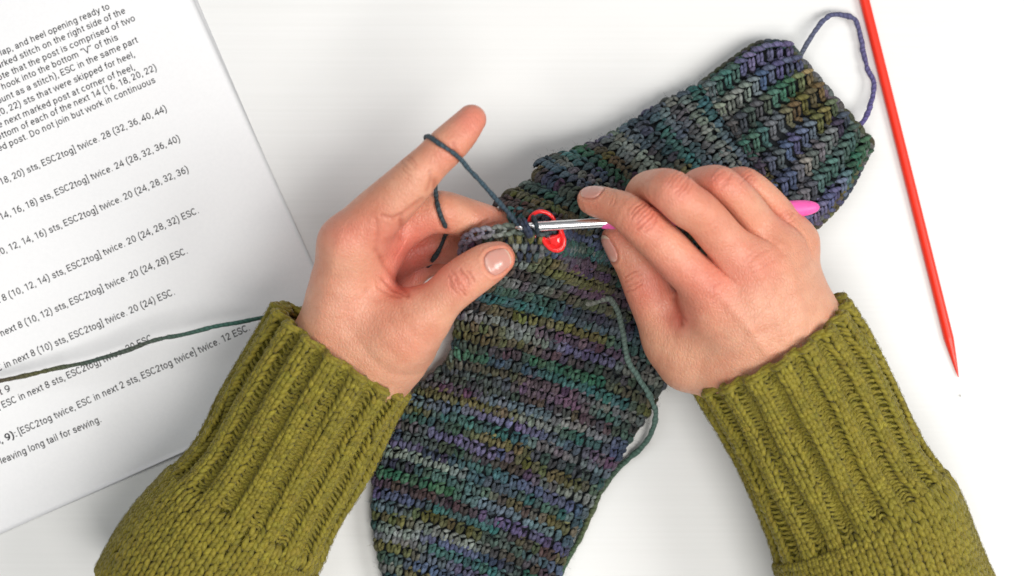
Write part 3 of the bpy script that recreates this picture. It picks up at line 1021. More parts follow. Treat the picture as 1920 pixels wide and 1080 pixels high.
def build_sleeve(tube, seed, label):
    sw = math.pi / tube.nrib / 4          # half width of one stitch column (four columns per rib period)
    h = 2.25
    ntop = int(tube.rib_end / h)
    r = np.random.default_rng(seed)
    # body tube under the stitches, painted gap shade, with inner wall at the mouth
    nt, nth = 150, 144
    tt, th = np.meshgrid(np.linspace(-0.4, tube.L, nt), np.linspace(0, 2 * np.pi, nth, endpoint=False), indexing='ij')
    P, _ = tube.ev(tt, th, -0.55)
    Pi, _ = tube.ev(tt[:10] * 0 + np.linspace(0, 22, 10)[:, None], th[:10], -2.9, ribbed=False)
    rings = np.concatenate([Pi[::-1], P], 0)
    m = rings.shape[0]
    a = np.arange(m * nth).reshape(m, nth)
    q = np.stack([a[:-1], a[1:], np.roll(a, -1, 1)[1:], np.roll(a, -1, 1)[:-1]], -1).reshape(-1, 4)
    nb = m * nth
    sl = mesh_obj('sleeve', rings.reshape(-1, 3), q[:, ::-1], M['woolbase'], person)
    sl['label'] = label
    # ribs: two knit columns each, one object per rib
    t0 = np.arange(ntop) * h + 1.2
    for k in range(tube.nrib):
        thc = 2 * np.pi * k / tube.nrib
        if math.sin(thc) < -0.55:
            continue
        cols = []
        for c in (-1, 1):
            wob = 0.010 * smooth_noise(ntop, 9, seed * 31 + k * 2 + c)
            cols.append(knit_v(tube, t0 + r.normal(0, 0.1), np.full(ntop, thc + c * sw) + wob, sw, h, 0.15, 0.92, seed * 100 + k * 7 + c))
        V, F, C, U = merge(cols)
        mesh_obj('rib', V, F, M['wool'], sl, col=C, uv=U)
    purls = []
    for k in range(tube.nrib):
        thc = 2 * np.pi * (k + 0.5) / tube.nrib
        if math.sin(thc) < -0.55:
            continue
        for c in (-1, 1):
            tp = np.arange(2 * ntop) * h / 2 + 1.0
            purls.append(purl_arc(tube, tp + h * (0.1 if c > 0 else 0), np.full(2 * ntop, thc + c * sw * 0.95), sw, h, 0.3, 0.70, seed * 200 + k * 5 + c, c))
    V, F, C, U = merge(purls)
    o = mesh_obj('purl_stitches', V, F, M['wool'], sl, col=C, uv=U); o['kind'] = 'stuff'
    # plain knitting beyond the ribbing
    cols = []
    ncol = tube.nrib * 4 - 6
    h2 = 2.55
    nrow = int((tube.L - ntop * h) / h2) - 1
    for c in range(ncol):
        thc = 2 * np.pi * (c + 0.5) / ncol
        if math.sin(thc) < -0.55:
            continue
        wob = 0.012 * smooth_noise(nrow, 7, seed * 77 + c)
        cols.append(knit_v(tube, ntop * h + 1.0 + np.arange(nrow) * h2 + r.normal(0, 0.12), np.full(nrow, thc) + wob, math.pi / ncol, h2, 0.2, 0.92, seed * 300 + c))
    V, F, C, U = merge(cols)
    o = mesh_obj('knit_stitches', V, F, M['wool'], sl, col=C, uv=U); o['kind'] = 'stuff'
    # bound-off edge round the mouth
    ne = 120
    thc = np.linspace(0, 2 * np.pi, ne, endpoint=False)
    u = np.linspace(-1, 1, 6)
    dt = 2 * np.pi / ne
    ed = []
    for lay, (tz, of) in enumerate([(0.4, 0.15), (-0.3, -1.0), (0.3, -2.2)]):
        th = thc[:, None] + dt * 1.0 * u[None, :] + lay * dt * 0.4
        t = tz + 0.45 * u[None, :] * (1 if lay % 2 == 0 else -1) + r.normal(0, 0.15, (ne, 1))
        P, N = tube.ev(t, th, of + 0.5 * (1 - u[None, :] ** 2))
        R = 0.95 * np.array([0.6, 0.95, 1.1, 1.1, 0.95, 0.6])[None, :] * np.ones((ne, 1))
        ed.append(strands(P, R, N, 7, wool_col(ne, seed + lay)))
    # inside of the cuff, seen past the wrist
    for row in range(5):
        nn = 110
        th0 = np.linspace(0, 2 * np.pi, nn, endpoint=False)
        th = th0[:, None] + (2 * np.pi / nn) * 0.6 * u[None, :]
        P, N = tube.ev(np.full((nn, 6), 1.8 + row * 2.0) + 0.4 * u ** 2, th, -2.9 - 0.4 * (1 - u[None, :] ** 2), ribbed=False)
        ed.append(strands(P, 0.8 * np.ones((nn, 6)), N, 6, wool_col(nn, seed + row)))
    V, F, C, U = merge(ed)
    mesh_obj('cuff_edge', V, F, M['wool'], sl, col=C, uv=U)
    # loose fibres standing off the wool
    nf = 14000
    th = r.uniform(-0.3, math.pi + 0.3, nf); t = r.uniform(0, tube.L - 5, nf)
    ln = r.uniform(0.8, 2.2, nf)
    dth = r.normal(0, 0.03, nf); dt2 = r.normal(0, 0.9, nf)
    P0, N = tube.ev(t, th, 0.4)
    P1, _ = tube.ev(t + dt2 * 0.6, th + dth * 0.6, 0.9 + 0.35 * ln)
    P2, _ = tube.ev(t + dt2 * 1.6, th + dth * 1.2, 0.8 + 0.5 * ln)
    V, F, C, U = strands(np.stack([P0, P1, P2], 1), np.full((nf, 3), 0.045), N + 0.01 * r.normal(size=(nf, 3)), 3, np.clip(wool_col(nf, seed + 3) * 1.25, 0, 1), cap=False)
    o = mesh_obj('fuzz', V, F, M['wool'], sl, col=C, uv=U); o['kind'] = 'stuff'
    return sl


tubeL = Tube([(645, 652, 48, 147), (610, 712, 46, 149), (560, 800, 42, 150), (505, 895, 40, 148), (462, 965, 40, 160), (445, 990, 40, 168), (395, 1070, 40, 180), (340, 1170, 40, 186)],
             lambda th: 1.5 * np.cos(th) ** 2 - 2.0 * np.cos(th), 73.0, 16, 0.96, 1)
tubeR = Tube([(1441, 640, 52, 160), (1482, 712, 48, 160), (1528, 800, 46, 160), (1580, 905, 44, 158), (1612, 965, 44, 168), (1626, 992, 44, 178), (1655, 1070, 44, 186), (1690, 1170, 44, 190)],
             lambda th: 1.2 * np.cos(th) ** 2, 75.0, 17, 0.92, 2)
build_sleeve(tubeL, 1, 'olive knitted sleeve with ribbed cuff, lying over the printed page')
build_sleeve(tubeR, 2, 'olive knitted sleeve with ribbed cuff, beside the red needle')

# ------------------------------------------------------------------ the crocheted sock
sock = empty('crochet_sock', W(1000, 800, 0))
tag(sock, 'variegated blue, purple, green and olive crocheted sock with ribbed cuff, heel unfinished', 'sock')

# left edge px, right edge px, mid height, half thickness (mm)
ST = np.array([
    (790, 1240, 950, 1340, 6.5, 5.5), (750, 1160, 975, 1265, 6.5, 5.5), (722, 1085, 998, 1200, 6.5, 5.5), (706, 1020, 1020, 1140, 6.5, 5.8), (700, 955, 1045, 1082, 6.5, 6.0), (705, 890, 1066, 1024, 6.5, 6.2),
    (722, 828, 1096, 962, 6.8, 6.3), (752, 768, 1134, 897, 7.0, 6.5), (796, 718, 1174, 838, 7.2, 6.5), (846, 672, 1208, 785, 7.4, 6.5),
    (857, 612, 1242, 727, 7.6, 6.5), (865, 553, 1274, 675, 7.8, 6.5), (872, 497, 1298, 622, 8, 6.5), (880, 450, 1314, 580, 8, 6.5),
    (935, 432, 1324, 542, 8, 6.5), (985, 428, 1328, 534, 8, 6.5),
    (962, 410, 1332, 528, 8, 6.5), (936, 380, 1336, 522, 8, 6.5), (972, 352, 1341, 517, 8, 6.5), (1000, 332, 1346, 513, 8, 6.5), (1012, 305, 1352, 510, 8, 6.8), (1052, 290, 1375, 502, 8, 7.0),
    (1130, 262, 1412, 490, 8, 7.2), (1190, 226, 1445, 474, 8, 7.4), (1240, 194, 1472, 458, 8, 7.4), (1305, 164, 1498, 442, 8, 7.2), (1330, 150, 1515, 432, 7.5, 6.5)], float)
GAP0, GAP1 = 15.0, 16.0           # heel rim lies between these stations; dark body stands in for its shadowed opening
CU = np.array([(1318, 158, 1502, 440, 7.5, 6.6), (1368, 120, 1535, 418, 7.6, 7.0), (1425, 84, 1585, 362, 7.6, 7.0), (1478, 84, 1634, 268, 7.4, 6.6)], float)


def interp_st(A, v):
    v = np.clip(np.asarray(v, float), 0, len(A) - 1)
    i = np.minimum(v.astype(int), len(A) - 2)
    u = (v - i)[..., None]
    Q = np.vstack([2 * A[0] - A[1], A, 2 * A[-1] - A[-2]])
    p0, p1, p2, p3 = Q[i], Q[i + 1], Q[i + 2], Q[i + 3]
    return 0.5 * ((2 * p1) + (-p0 + p2) * u + (2 * p0 - 5 * p1 + 4 * p2 - p3) * u ** 2 + (-p0 + 3 * p1 - 3 * p2 + p3) * u ** 3)


def lift_at(x, y):
    pts = np.array([(885, 450), (950, 430), (1030, 428)], float)
    d = seg_dist(x.ravel(), y.ravel(), pts).reshape(x.shape)
    z = 53.0 * np.exp(-(d / 138.0) ** 2)
    z = z + 5.0 * np.exp(-(((x - 1190) / 120) ** 2 + ((y - 560) / 90) ** 2))
    for pl, amp, wd in FOLDS:
        z = z + amp * np.exp(-(seg_dist(x.ravel(), y.ravel(), np.array(pl, float)) / wd) ** 2).reshape(x.shape)
    return z


FOLDS = [([(785, 722), (850, 700), (940, 690), (1010, 700)], -3.0, 20), ([(870, 655), (940, 625), (1040, 640)], 2.4, 24), ([(880, 590), (960, 580), (1050, 560)], -2.2, 20),
         ([(1095, 460), (1150, 540), (1240, 640)], -3.0, 26), ([(985, 338), (1040, 365), (1075, 410), (1090, 470)], -7.0, 20), ([(760, 900), (900, 880), (1010, 930)], 1.2, 34),
         ([(850, 960), (950, 1010), (1000, 1080)], -1.2, 30), ([(1130, 300), (1190, 400)], 1.6, 30), ([(1345, 215), (1400, 300), (1450, 380)], -3.0, 20)]


def sock_s(A, v, ph, off=0.0, sharp=0.72):
    """point of the sock: station v, angle ph across (0 = left edge, pi = right edge, beyond = underneath)"""
    v, ph = np.broadcast_arrays(np.asarray(v, float), np.asarray(ph, float))
    s = interp_st(A, v)
    c, sn = np.cos(ph), np.sin(ph)
    cx = np.sign(c) * np.abs(c) ** 0.9
    k = np.sign(sn) * np.abs(sn) ** sharp
    x = (s[..., 0] + s[..., 2]) / 2 - (s[..., 2] - s[..., 0]) / 2 * cx
    y = (s[..., 1] + s[..., 3]) / 2 - (s[..., 3] - s[..., 1]) / 2 * cx
    if A is ST:
        y = y - np.interp(v, [0, 9, 12, 19, 25], [12, 12, 8, 0, 0]) * np.clip(1 - cx * cx, 0, 1)
    lift = lift_at(x, y)
    z = s[..., 4] + (s[..., 5] + off) * k + np.where(sn > -0.15, lift, lift * 0.5)
    z = np.maximum(z, 0.7)
    kk = PX * (CAM_H - z) / CAM_H
    return np.stack([(x - 960) * kk, (540 - y) * kk, z], -1)


def sock_frame(A, v, ph):
    e = 0.02
    p = sock_s(A, v, ph)
    du = sock_s(A, v, ph + e) - sock_s(A, v, ph - e)
    dv = sock_s(A, np.minimum(v + e, len(A) - 1), ph) - sock_s(A, np.maximum(v - e, 0), ph)
    eu = du / (np.linalg.norm(du, axis=-1, keepdims=True) + 1e-9)
    n = np.cross(eu, dv)
    n /= np.linalg.norm(n, axis=-1, keepdims=True) + 1e-9
    n = np.where(n[..., 2:3] * np.sign(np.sin(ph))[..., None] < 0, -n, n)
    ev = np.cross(n, eu)
    ev = np.where((ev * dv).sum(-1, keepdims=True) < 0, -ev, ev)
    return p, eu, ev, n, np.linalg.norm(dv, axis=-1) / (2 * e)


# dyed colour along the yarn, one sample per mm
PAL = [srgb(72, 84, 118), srgb(86, 82, 118), srgb(48, 98, 98), srgb(44, 96, 72), srgb(96, 94, 52), srgb(70, 60, 60), srgb(106, 110, 110), srgb(120, 132, 124),
       srgb(52, 62, 78), srgb(84, 104, 116), srgb(90, 68, 88), srgb(78, 78, 60), srgb(62, 76, 74), srgb(92, 96, 98), srgb(90, 90, 46), srgb(56, 92, 84), srgb(64, 84, 98), srgb(98, 92, 52), srgb(58, 96, 90)]


def dye(n, seed):
    r = np.random.default_rng(seed)
    out = np.zeros((n, 3)); i = 0
    last = -1
    while i < n:
        k = r.integers(len(PAL))
        while k == last:
            k = r.integers(len(PAL))
        last = k
        L = int(r.uniform(14, 42))
        c = PAL[k]
        c = c + (c.mean() - c) * 0.2
        out[i:i + L] = c * r.uniform(0.8, 1.2)
        i += L
    ker = np.hanning(15); ker /= ker.sum()
    for c in range(3):
        out[:, c] = np.convolve(out[:, c], ker, 'same')
    return out


DYE = dye(60000, 11)


def yarn_col(pos, seed, spread=0.10):
    r = np.random.default_rng(seed)
    c = DYE[np.clip(pos.astype(int), 0, len(DYE) - 1) % len(DYE)]
    return np.clip(c * (1 + r.normal(0, spread, (len(pos), 1))) + r.normal(0, 0.008, (len(pos), 3)), 0.006, 1) * 0.88


def stitch_strands(p, eu, ev, n, w, h, rad, col, seed, lean=0.0):
    """crochet stitch: a V of two leaf-shaped legs and a slanting bar above it"""
    N = len(p)
    r = np.random.default_rng(seed)
    K = 7
    u = np.linspace(0, 1, K)
    arch = np.sin(np.pi * u) ** 0.8
    prof = np.array([0.28, 0.82, 1.08, 1.14, 1.0, 0.72, 0.25])
    parts = []
    ja = r.normal(0, 0.09, (N, 2)); jl = r.normal(0, 0.09, (N, 2))
    for q, sg in enumerate((-1, 1)):
        a0, a1 = sg * (0.36 + ja[:, q]), sg * (0.07 + ja[:, 1 - q] * 0.5) + lean
        b0, b1 = 0.34 + jl[:, q], -0.66 + jl[:, 1 - q]
        a = (a0[:, None] * (1 - u) + a1[:, None] * u) * w[:, None]
        b = (b0[:, None] * (1 - u) + b1[:, None] * u) * h[:, None]
        c = rad[:, None] * (1.15 * arch[None, :] - 0.45 + 0.15 * r.normal(size=(N, 1)))
        P = p[:, None, :] + a[..., None] * eu[:, None, :] + b[..., None] * ev[:, None, :] + c[..., None] * n[:, None, :]
        R = rad[:, None] * prof[None, :] * (1 + r.normal(0, 0.08, (N, 1)))
        parts.append(strands(P, R, n, 7, col * np.exp(r.normal(0, 0.16, (N, 1))), cap=False))
    tl = 0.26 + r.normal(0, 0.14, (N, 1))
    a = (u[None, :] - 0.5) * w[:, None] * 0.82 + 0.08 * w[:, None] * r.normal(size=(N, 1))
    b = (0.44 + tl * (u[None, :] - 0.5) + 0.05 * np.sin(np.pi * u)[None, :] + r.normal(0, 0.05, (N, 1))) * h[:, None]
    c = rad[:, None] * (1.0 * arch[None, :] - 0.5 + 0.2 * r.normal(size=(N, 1)))
    P = p[:, None, :] + a[..., None] * eu[:, None, :] + b[..., None] * ev[:, None, :] + c[..., None] * n[:, None, :]
    parts.append(strands(P, rad[:, None] * 0.82 * prof[None, :] * np.ones((N, 1)), n, 7, col * np.exp(r.normal(0.05, 0.16, (N, 1))), cap=False))
    return merge(parts)


def add_loose_fibres(name, Ps, Ns, cols, n, seed, parent):
    r = np.random.default_rng(seed)
    k = r.integers(len(Ps), size=n)
    P0 = Ps[k] + r.normal(0, 0.8, (n, 3)); N = Ns[k]
    d = r.normal(0, 1, (n, 3))
    P1 = P0 + N * r.uniform(0.4, 0.9, (n, 1)) + d * 0.45
    P2 = P1 + N * r.uniform(-0.2, 0.3, (n, 1)) + d * 0.55
    V, F, C, U = strands(np.stack([P0, P1, P2], 1), np.full((n, 3), 0.03), N + 0.05 * d, 3, np.clip(cols[k] * 1.7 + 0.02, 0, 1), cap=False)
    o = mesh_obj(name, V, F, M['sock'], parent, col=C, uv=U)
    o['kind'] = 'stuff'


def build_sock():
    # closed body under the stitches, painted dark as the shade in their gaps
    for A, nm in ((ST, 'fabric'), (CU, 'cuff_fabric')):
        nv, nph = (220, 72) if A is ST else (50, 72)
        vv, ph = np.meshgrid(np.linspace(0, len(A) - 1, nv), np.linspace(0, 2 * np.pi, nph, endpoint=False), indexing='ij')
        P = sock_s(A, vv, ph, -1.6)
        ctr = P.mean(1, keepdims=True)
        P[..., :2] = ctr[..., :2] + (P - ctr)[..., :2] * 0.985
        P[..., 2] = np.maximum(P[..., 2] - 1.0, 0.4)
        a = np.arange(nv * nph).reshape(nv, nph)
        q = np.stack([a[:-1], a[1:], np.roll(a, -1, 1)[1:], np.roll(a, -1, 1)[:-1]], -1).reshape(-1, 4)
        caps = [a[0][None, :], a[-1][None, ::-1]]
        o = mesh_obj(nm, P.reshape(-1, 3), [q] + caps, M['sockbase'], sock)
    # rows
    fine = np.linspace(0, len(ST) - 1, 800)
    s = interp_st(ST, fine)
    Lp, Rq = s[:, :2], s[:, 2:4]
    step = 0.62 * np.linalg.norm(np.diff(Lp, axis=0), axis=1) + 0.38 * np.linalg.norm(np.diff(Rq, axis=0), axis=1)
    # in the heel gap the edge runs back: count it as it lies
    acc = np.r_[0, np.cumsum(step)]
    nrow = int(acc[-1] / 19.5)
    allP, allN, allC = [], [], []
    pos0 = 100.0
    r = np.random.default_rng(5)
    for k in range(nrow):
        v = np.interp((k + 0.5) * acc[-1] / nrow, acc, fine)
        if GAP0 - 0.1 < v < GAP1 + 0.02:
            continue
        ph = np.linspace(-0.45, math.pi + 0.45, 400)
        if 13.0 < v < GAP1 + 1.2:
            ph = np.linspace(0.12, math.pi + 0.3, 400)
        elif v < 22 and v > 9:
            ph = np.linspace(-0.12, math.pi + 0.3, 400)
        C = sock_s(ST, np.full(400, v), ph)
        al = np.r_[0, np.cumsum(np.linalg.norm(np.diff(C, axis=0), axis=1))]
        n = int(al[-1] / 3.45)
        t = (np.arange(n) + 0.5 + 0.25 * r.normal() + 0.06 * r.normal(size=n)) * al[-1] / n
        phs = np.interp(t, al, ph)
        vs = np.full(n, v) + 0.03 * smooth_noise(n, 4, k)
        p, eu, ev, nn, hv = sock_frame(ST, vs, phs)
        dv = np.interp((k + 1.0) * acc[-1] / nrow, acc, fine) - np.interp(k * acc[-1] / nrow, acc, fine)
        h = np.clip(hv * dv, 0.5, 7.5)
        keep = h > (1.9 if k % 2 == 0 else 3.0)
        run, best, st = 0, (0, 0), 0                 # keep the longest unbroken stretch of the row
        for i_ in range(n):
            if keep[i_]:
                run += 1
                if run > best[0]:
                    best = (run, i_ + 1)
            else:
                run = 0
        keep = np.zeros(n, bool); keep[best[1] - best[0]:best[1]] = True
        h = np.clip(h, 3.3, 5.6)
        if keep.sum() < 2:
            continue
        pos = pos0 + t * 1.0
        pos0 += al[-1] * 2.1
        rad = np.clip(0.192 * np.minimum(h * 1.02, 4.4), 0.58, 0.80)
        col = yarn_col(pos, k)
        w = np.full(n, al[-1] / n)
        m = keep
        V, F, Cc, U = stitch_strands(p[m], eu[m], ev[m], nn[m], w[m], h[m], rad[m], col[m], 40 + k, lean=0.08 * (1 if k % 2 else -1))
        mesh_obj('stitch_row', V, F, M['sock'], sock, col=Cc, uv=U)
        allP.append(p[m] + nn[m] * 0.8); allN.append(nn[m]); allC.append(col[m])
    # ribbed cuff: braided ridges running along the leg
    NR = 8
    K = 7
    u = np.linspace(0, 1, K)
    leaf = np.array([0.3, 0.85, 1.1, 1.15, 1.05, 0.8, 0.3])
    for k in range(NR):
        ph0 = math.acos(1 - 2 * (k + 0.42) / NR)
        vv = np.linspace(0, 3, 200)
        C = sock_s(CU, vv, np.full(200, ph0))
        al = np.r_[0, np.cumsum(np.linalg.norm(np.diff(C, axis=0), axis=1))]
        n = int(al[-1] / 3.7)
        t = (np.arange(n) + 0.5) * al[-1] / n
        v = np.interp(t, al, vv)
        p, eu, ev, nn, _ = sock_frame(CU, v, np.full(n, ph0))
        col = yarn_col(20000 + k * 500 + t * 1.6, 300 + k) * 1.1
        parts = []

        def add(a, b, c, rad, cc, prof=leaf):
            P = p[:, None, :] + a[..., None] * eu[:, None, :] + b[..., None] * ev[:, None, :] + c[..., None] * nn[:, None, :]
            parts.append(strands(P, rad * prof[None, :] * (1 + r.normal(0, 0.06, (n, 1))), nn, 7, cc, cap=False))

        j = lambda s_: r.normal(0, s_, (n, 1))
        o = np.zeros((n, 1))
        sn = np.sin(np.pi * u)[None, :]
        # rope along the top of the ridge, its colour lightened as if lit
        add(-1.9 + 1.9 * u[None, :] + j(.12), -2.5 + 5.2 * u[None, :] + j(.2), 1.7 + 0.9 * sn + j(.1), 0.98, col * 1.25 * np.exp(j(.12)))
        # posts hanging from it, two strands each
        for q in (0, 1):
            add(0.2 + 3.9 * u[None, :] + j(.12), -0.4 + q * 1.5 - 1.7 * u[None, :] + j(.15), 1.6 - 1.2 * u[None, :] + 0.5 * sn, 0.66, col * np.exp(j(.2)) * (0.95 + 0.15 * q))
        # knobs at their feet and furrow strands, furrow shade painted in darker
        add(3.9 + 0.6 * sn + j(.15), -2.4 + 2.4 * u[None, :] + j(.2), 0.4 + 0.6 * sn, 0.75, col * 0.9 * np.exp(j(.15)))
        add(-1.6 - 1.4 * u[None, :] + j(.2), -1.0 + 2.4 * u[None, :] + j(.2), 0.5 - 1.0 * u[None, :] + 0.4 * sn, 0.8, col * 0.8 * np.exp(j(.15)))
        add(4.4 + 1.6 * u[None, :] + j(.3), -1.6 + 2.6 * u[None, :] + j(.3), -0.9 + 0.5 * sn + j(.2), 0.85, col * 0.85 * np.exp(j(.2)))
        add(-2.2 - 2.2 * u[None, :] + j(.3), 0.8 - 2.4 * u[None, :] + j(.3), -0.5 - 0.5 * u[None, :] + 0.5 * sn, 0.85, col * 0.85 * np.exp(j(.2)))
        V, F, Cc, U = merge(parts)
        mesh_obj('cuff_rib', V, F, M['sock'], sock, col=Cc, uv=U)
        allP.append(p + nn * 2); allN.append(nn); allC.append(col)
    # edges of the cuff: end and both sides, plump knots
    parts = []
    u = np.linspace(0, 1, 6)
    prof = np.array([0.4, 0.95, 1.1, 1.1, 0.95, 0.4])

    def edge(vs, phs, seed, rad=1.2):
        pts = sock_s(CU, vs, phs)
        al = np.r_[0, np.cumsum(np.linalg.norm(np.diff(pts, axis=0), axis=1))]
        n = max(3, int(al[-1] / 3.0))
        t = (np.arange(n) + 0.5) * al[-1] / n
        v = np.interp(t, al, vs); ph = np.interp(t, al, phs)
        p, eu, ev, nn, _ = sock_frame(CU, v, ph)
        T = np.stack([np.interp(t + 0.5, al, pts[:, i]) - np.interp(t - 0.5, al, pts[:, i]) for i in range(3)], 1)
        T /= np.linalg.norm(T, axis=1, keepdims=True) + 1e-9
        B = np.cross(T, nn)
        sg = np.where(np.arange(n) % 2 == 0, 1, -1)[:, None]
        a = (u[None, :] - 0.5) * 4.6
        b = sg * 1.1 * (u[None, :] - 0.5) * 2 * 0.8
        c = 0.9 * np.sin(np.pi * u)[None, :] - 0.2
        P = p[:, None, :] + a[..., None] * T[:, None, :] + b[..., None] * B[:, None, :] + c[..., None] * nn[:, None, :]
        col = yarn_col(30000 + seed * 500 + t * 1.3, seed)
        parts.append(strands(P, rad * prof[None, :] * np.ones((n, 1)), nn, 7, col))

    for q, dv in enumerate((3.0, 2.93)):
        edge(np.full(100, dv), np.linspace(-0.5, math.pi + 0.5, 100), 1 + q)
    for q, ph in enumerate((-0.3, 0.02, 0.32, math.pi - 0.3, math.pi, math.pi + 0.3)):
        edge(np.linspace(0, 3, 100), np.full(100, ph), 5 + q)
    V, F, Cc, U = merge(parts)
    mesh_obj('cuff_border', V, F, M['sock'], sock, col=Cc, uv=U)
    add_loose_fibres('fuzz', np.vstack(allP), np.vstack(allN), np.vstack(allC), 12000, 3, sock)


build_sock()


def cord(name, ctrl, rad, col, mat, parent=None, n=200, sides=10, wob=0.12, seed=1, taper=True):
    """a yarn along control points (px, py, z)"""
    P = catmull(Wa(ctrl), n)
    r = np.random.default_rng(seed)
    for k in range(3):
        P[:, k] += wob * smooth_noise(n, 5, seed * 7 + k)
    R = rad * (1 + 0.10 * smooth_noise(n, 3, seed + 50))
    if taper:
        R[0] *= 0.3; R[-1] *= 0.3
    N = np.tile([0.05, 0.08, 1.0], (1, 1))
    N = np.repeat(N, 1, 0)
    T = np.gradient(P, axis=0)
    ref = np.repeat(np.array([[0.05, 0.08, 1.0]]), n, 0)
    bad = np.abs((T / np.linalg.norm(T, axis=1, keepdims=True)) @ ref[0]) > 0.97
    ref[bad] = [1, 0, 0]
    c = col if np.ndim(col) == 2 else np.repeat(np.array([col]), n, 0)
    V, F, C, U = strands(P[None], R[None], ref[None], sides, c[None])
    ob = mesh_obj(name, V, F, mat, parent, col=C, uv=U)
    if n > 100:
        nn = int(3.5 * np.linalg.norm(np.diff(P, axis=0), axis=1).sum())
        i = r.integers(1, n - 1, nn)
        out = r.normal(size=(nn, 3)); out /= np.linalg.norm(out, axis=1, keepdims=True)
        T = np.gradient(P, axis=0)[i]; T /= np.linalg.norm(T, axis=1, keepdims=True)
        A0 = P[i] + out * rad * 0.8
        A1 = A0 + out * r.uniform(0.2, 0.6, (nn, 1)) + T * r.normal(0, 0.5, (nn, 1))
        A2 = A1 + out * r.uniform(-0.2, 0.4, (nn, 1)) + T * r.normal(0, 0.8, (nn, 1))
        V, F, C, U = strands(np.stack([A0, A1, A2], 1), np.full((nn, 3), 0.028), T + 0.3 * out, 3, np.clip(c[i] * 1.6, 0, 1), cap=False)
        fz = mesh_obj('fuzz', V, F, mat, ob, col=C, uv=U)
        fz.location = (0, 0, 0)
        fz['kind'] = 'stuff'
    return ob, P


def blend_cols(stops, n):
    x = np.linspace(0, 1, n)
    xs = [s[0] for s in stops]
    return np.stack([np.interp(x, xs, [s[1][k] for s in stops]) for k in range(3)], 1)


# yarn tails left on the sock
purple = blend_cols([(0, srgb(92, 98, 112)), (0.25, srgb(88, 92, 124)), (0.6, srgb(98, 92, 136)), (1, srgb(92, 84, 140))], 160)
cord('yarn_tail', [(1498, 108, 9), (1512, 86, 7), (1530, 55, 6), (1552, 32, 5), (1580, 28, 4), (1604, 40, 3), (1616, 80, 2.5), (1625, 125, 3), (1638, 155, 4), (1634, 190, 5), (1622, 222, 8), (1610, 236, 10)], 1.0, purple, M['sock'], sock, 160, seed=2)
green = blend_cols([(0, srgb(120, 118, 110)), (0.12, srgb(108, 124, 116)), (0.35, srgb(100, 126, 118)), (0.6, srgb(72, 102, 90)), (0.8, srgb(86, 94, 62)), (1, srgb(60, 98, 78))], 220)


def sock_top(px, py):
    """height of the sock surface under a pixel, roughly"""
    return 13.5 + float(lift_at(np.array([float(px)]), np.array([float(py)]))[0])


tail = [(1085, 566), (1110, 568), (1140, 560), (1158, 582), (1168, 625), (1176, 670), (1196, 708), (1218, 742)]
tail3 = [(x, y, sock_top(x, y) + 2.2) for x, y in tail] + [(1229, 775, 12), (1220, 815, 6), (1193, 848, 3), (1157, 880, 2.2), (1130, 918, 2), (1108, 962, 2), (1086, 1012, 2), (1060, 1056, 2), (1042, 1100, 2)]
tail3[0] = (1085, 566, sock_top(1085, 566) - 1)
cord('yarn_tail', tail3, 1.1, green, M['sock'], sock, 220, seed=3)

# ------------------------------------------------------------------ rim of the heel, hook, marker, needle, working yarn


def z_on(f, px, py, lift=0.8):
    """height of a hand's skin under a pixel (None where there is none)"""
    zs = np.arange(115, 5, -0.4)
    P = np.stack([W(px, py, z) for z in zs])
    d = f.sample(P)
    ins = np.all((P > f.lo) & (P < f.lo + f.h * (f.n - 1)), axis=1) & (d < 0)
    if not ins.any():
        return None
    return zs[np.argmax(ins)] + lift


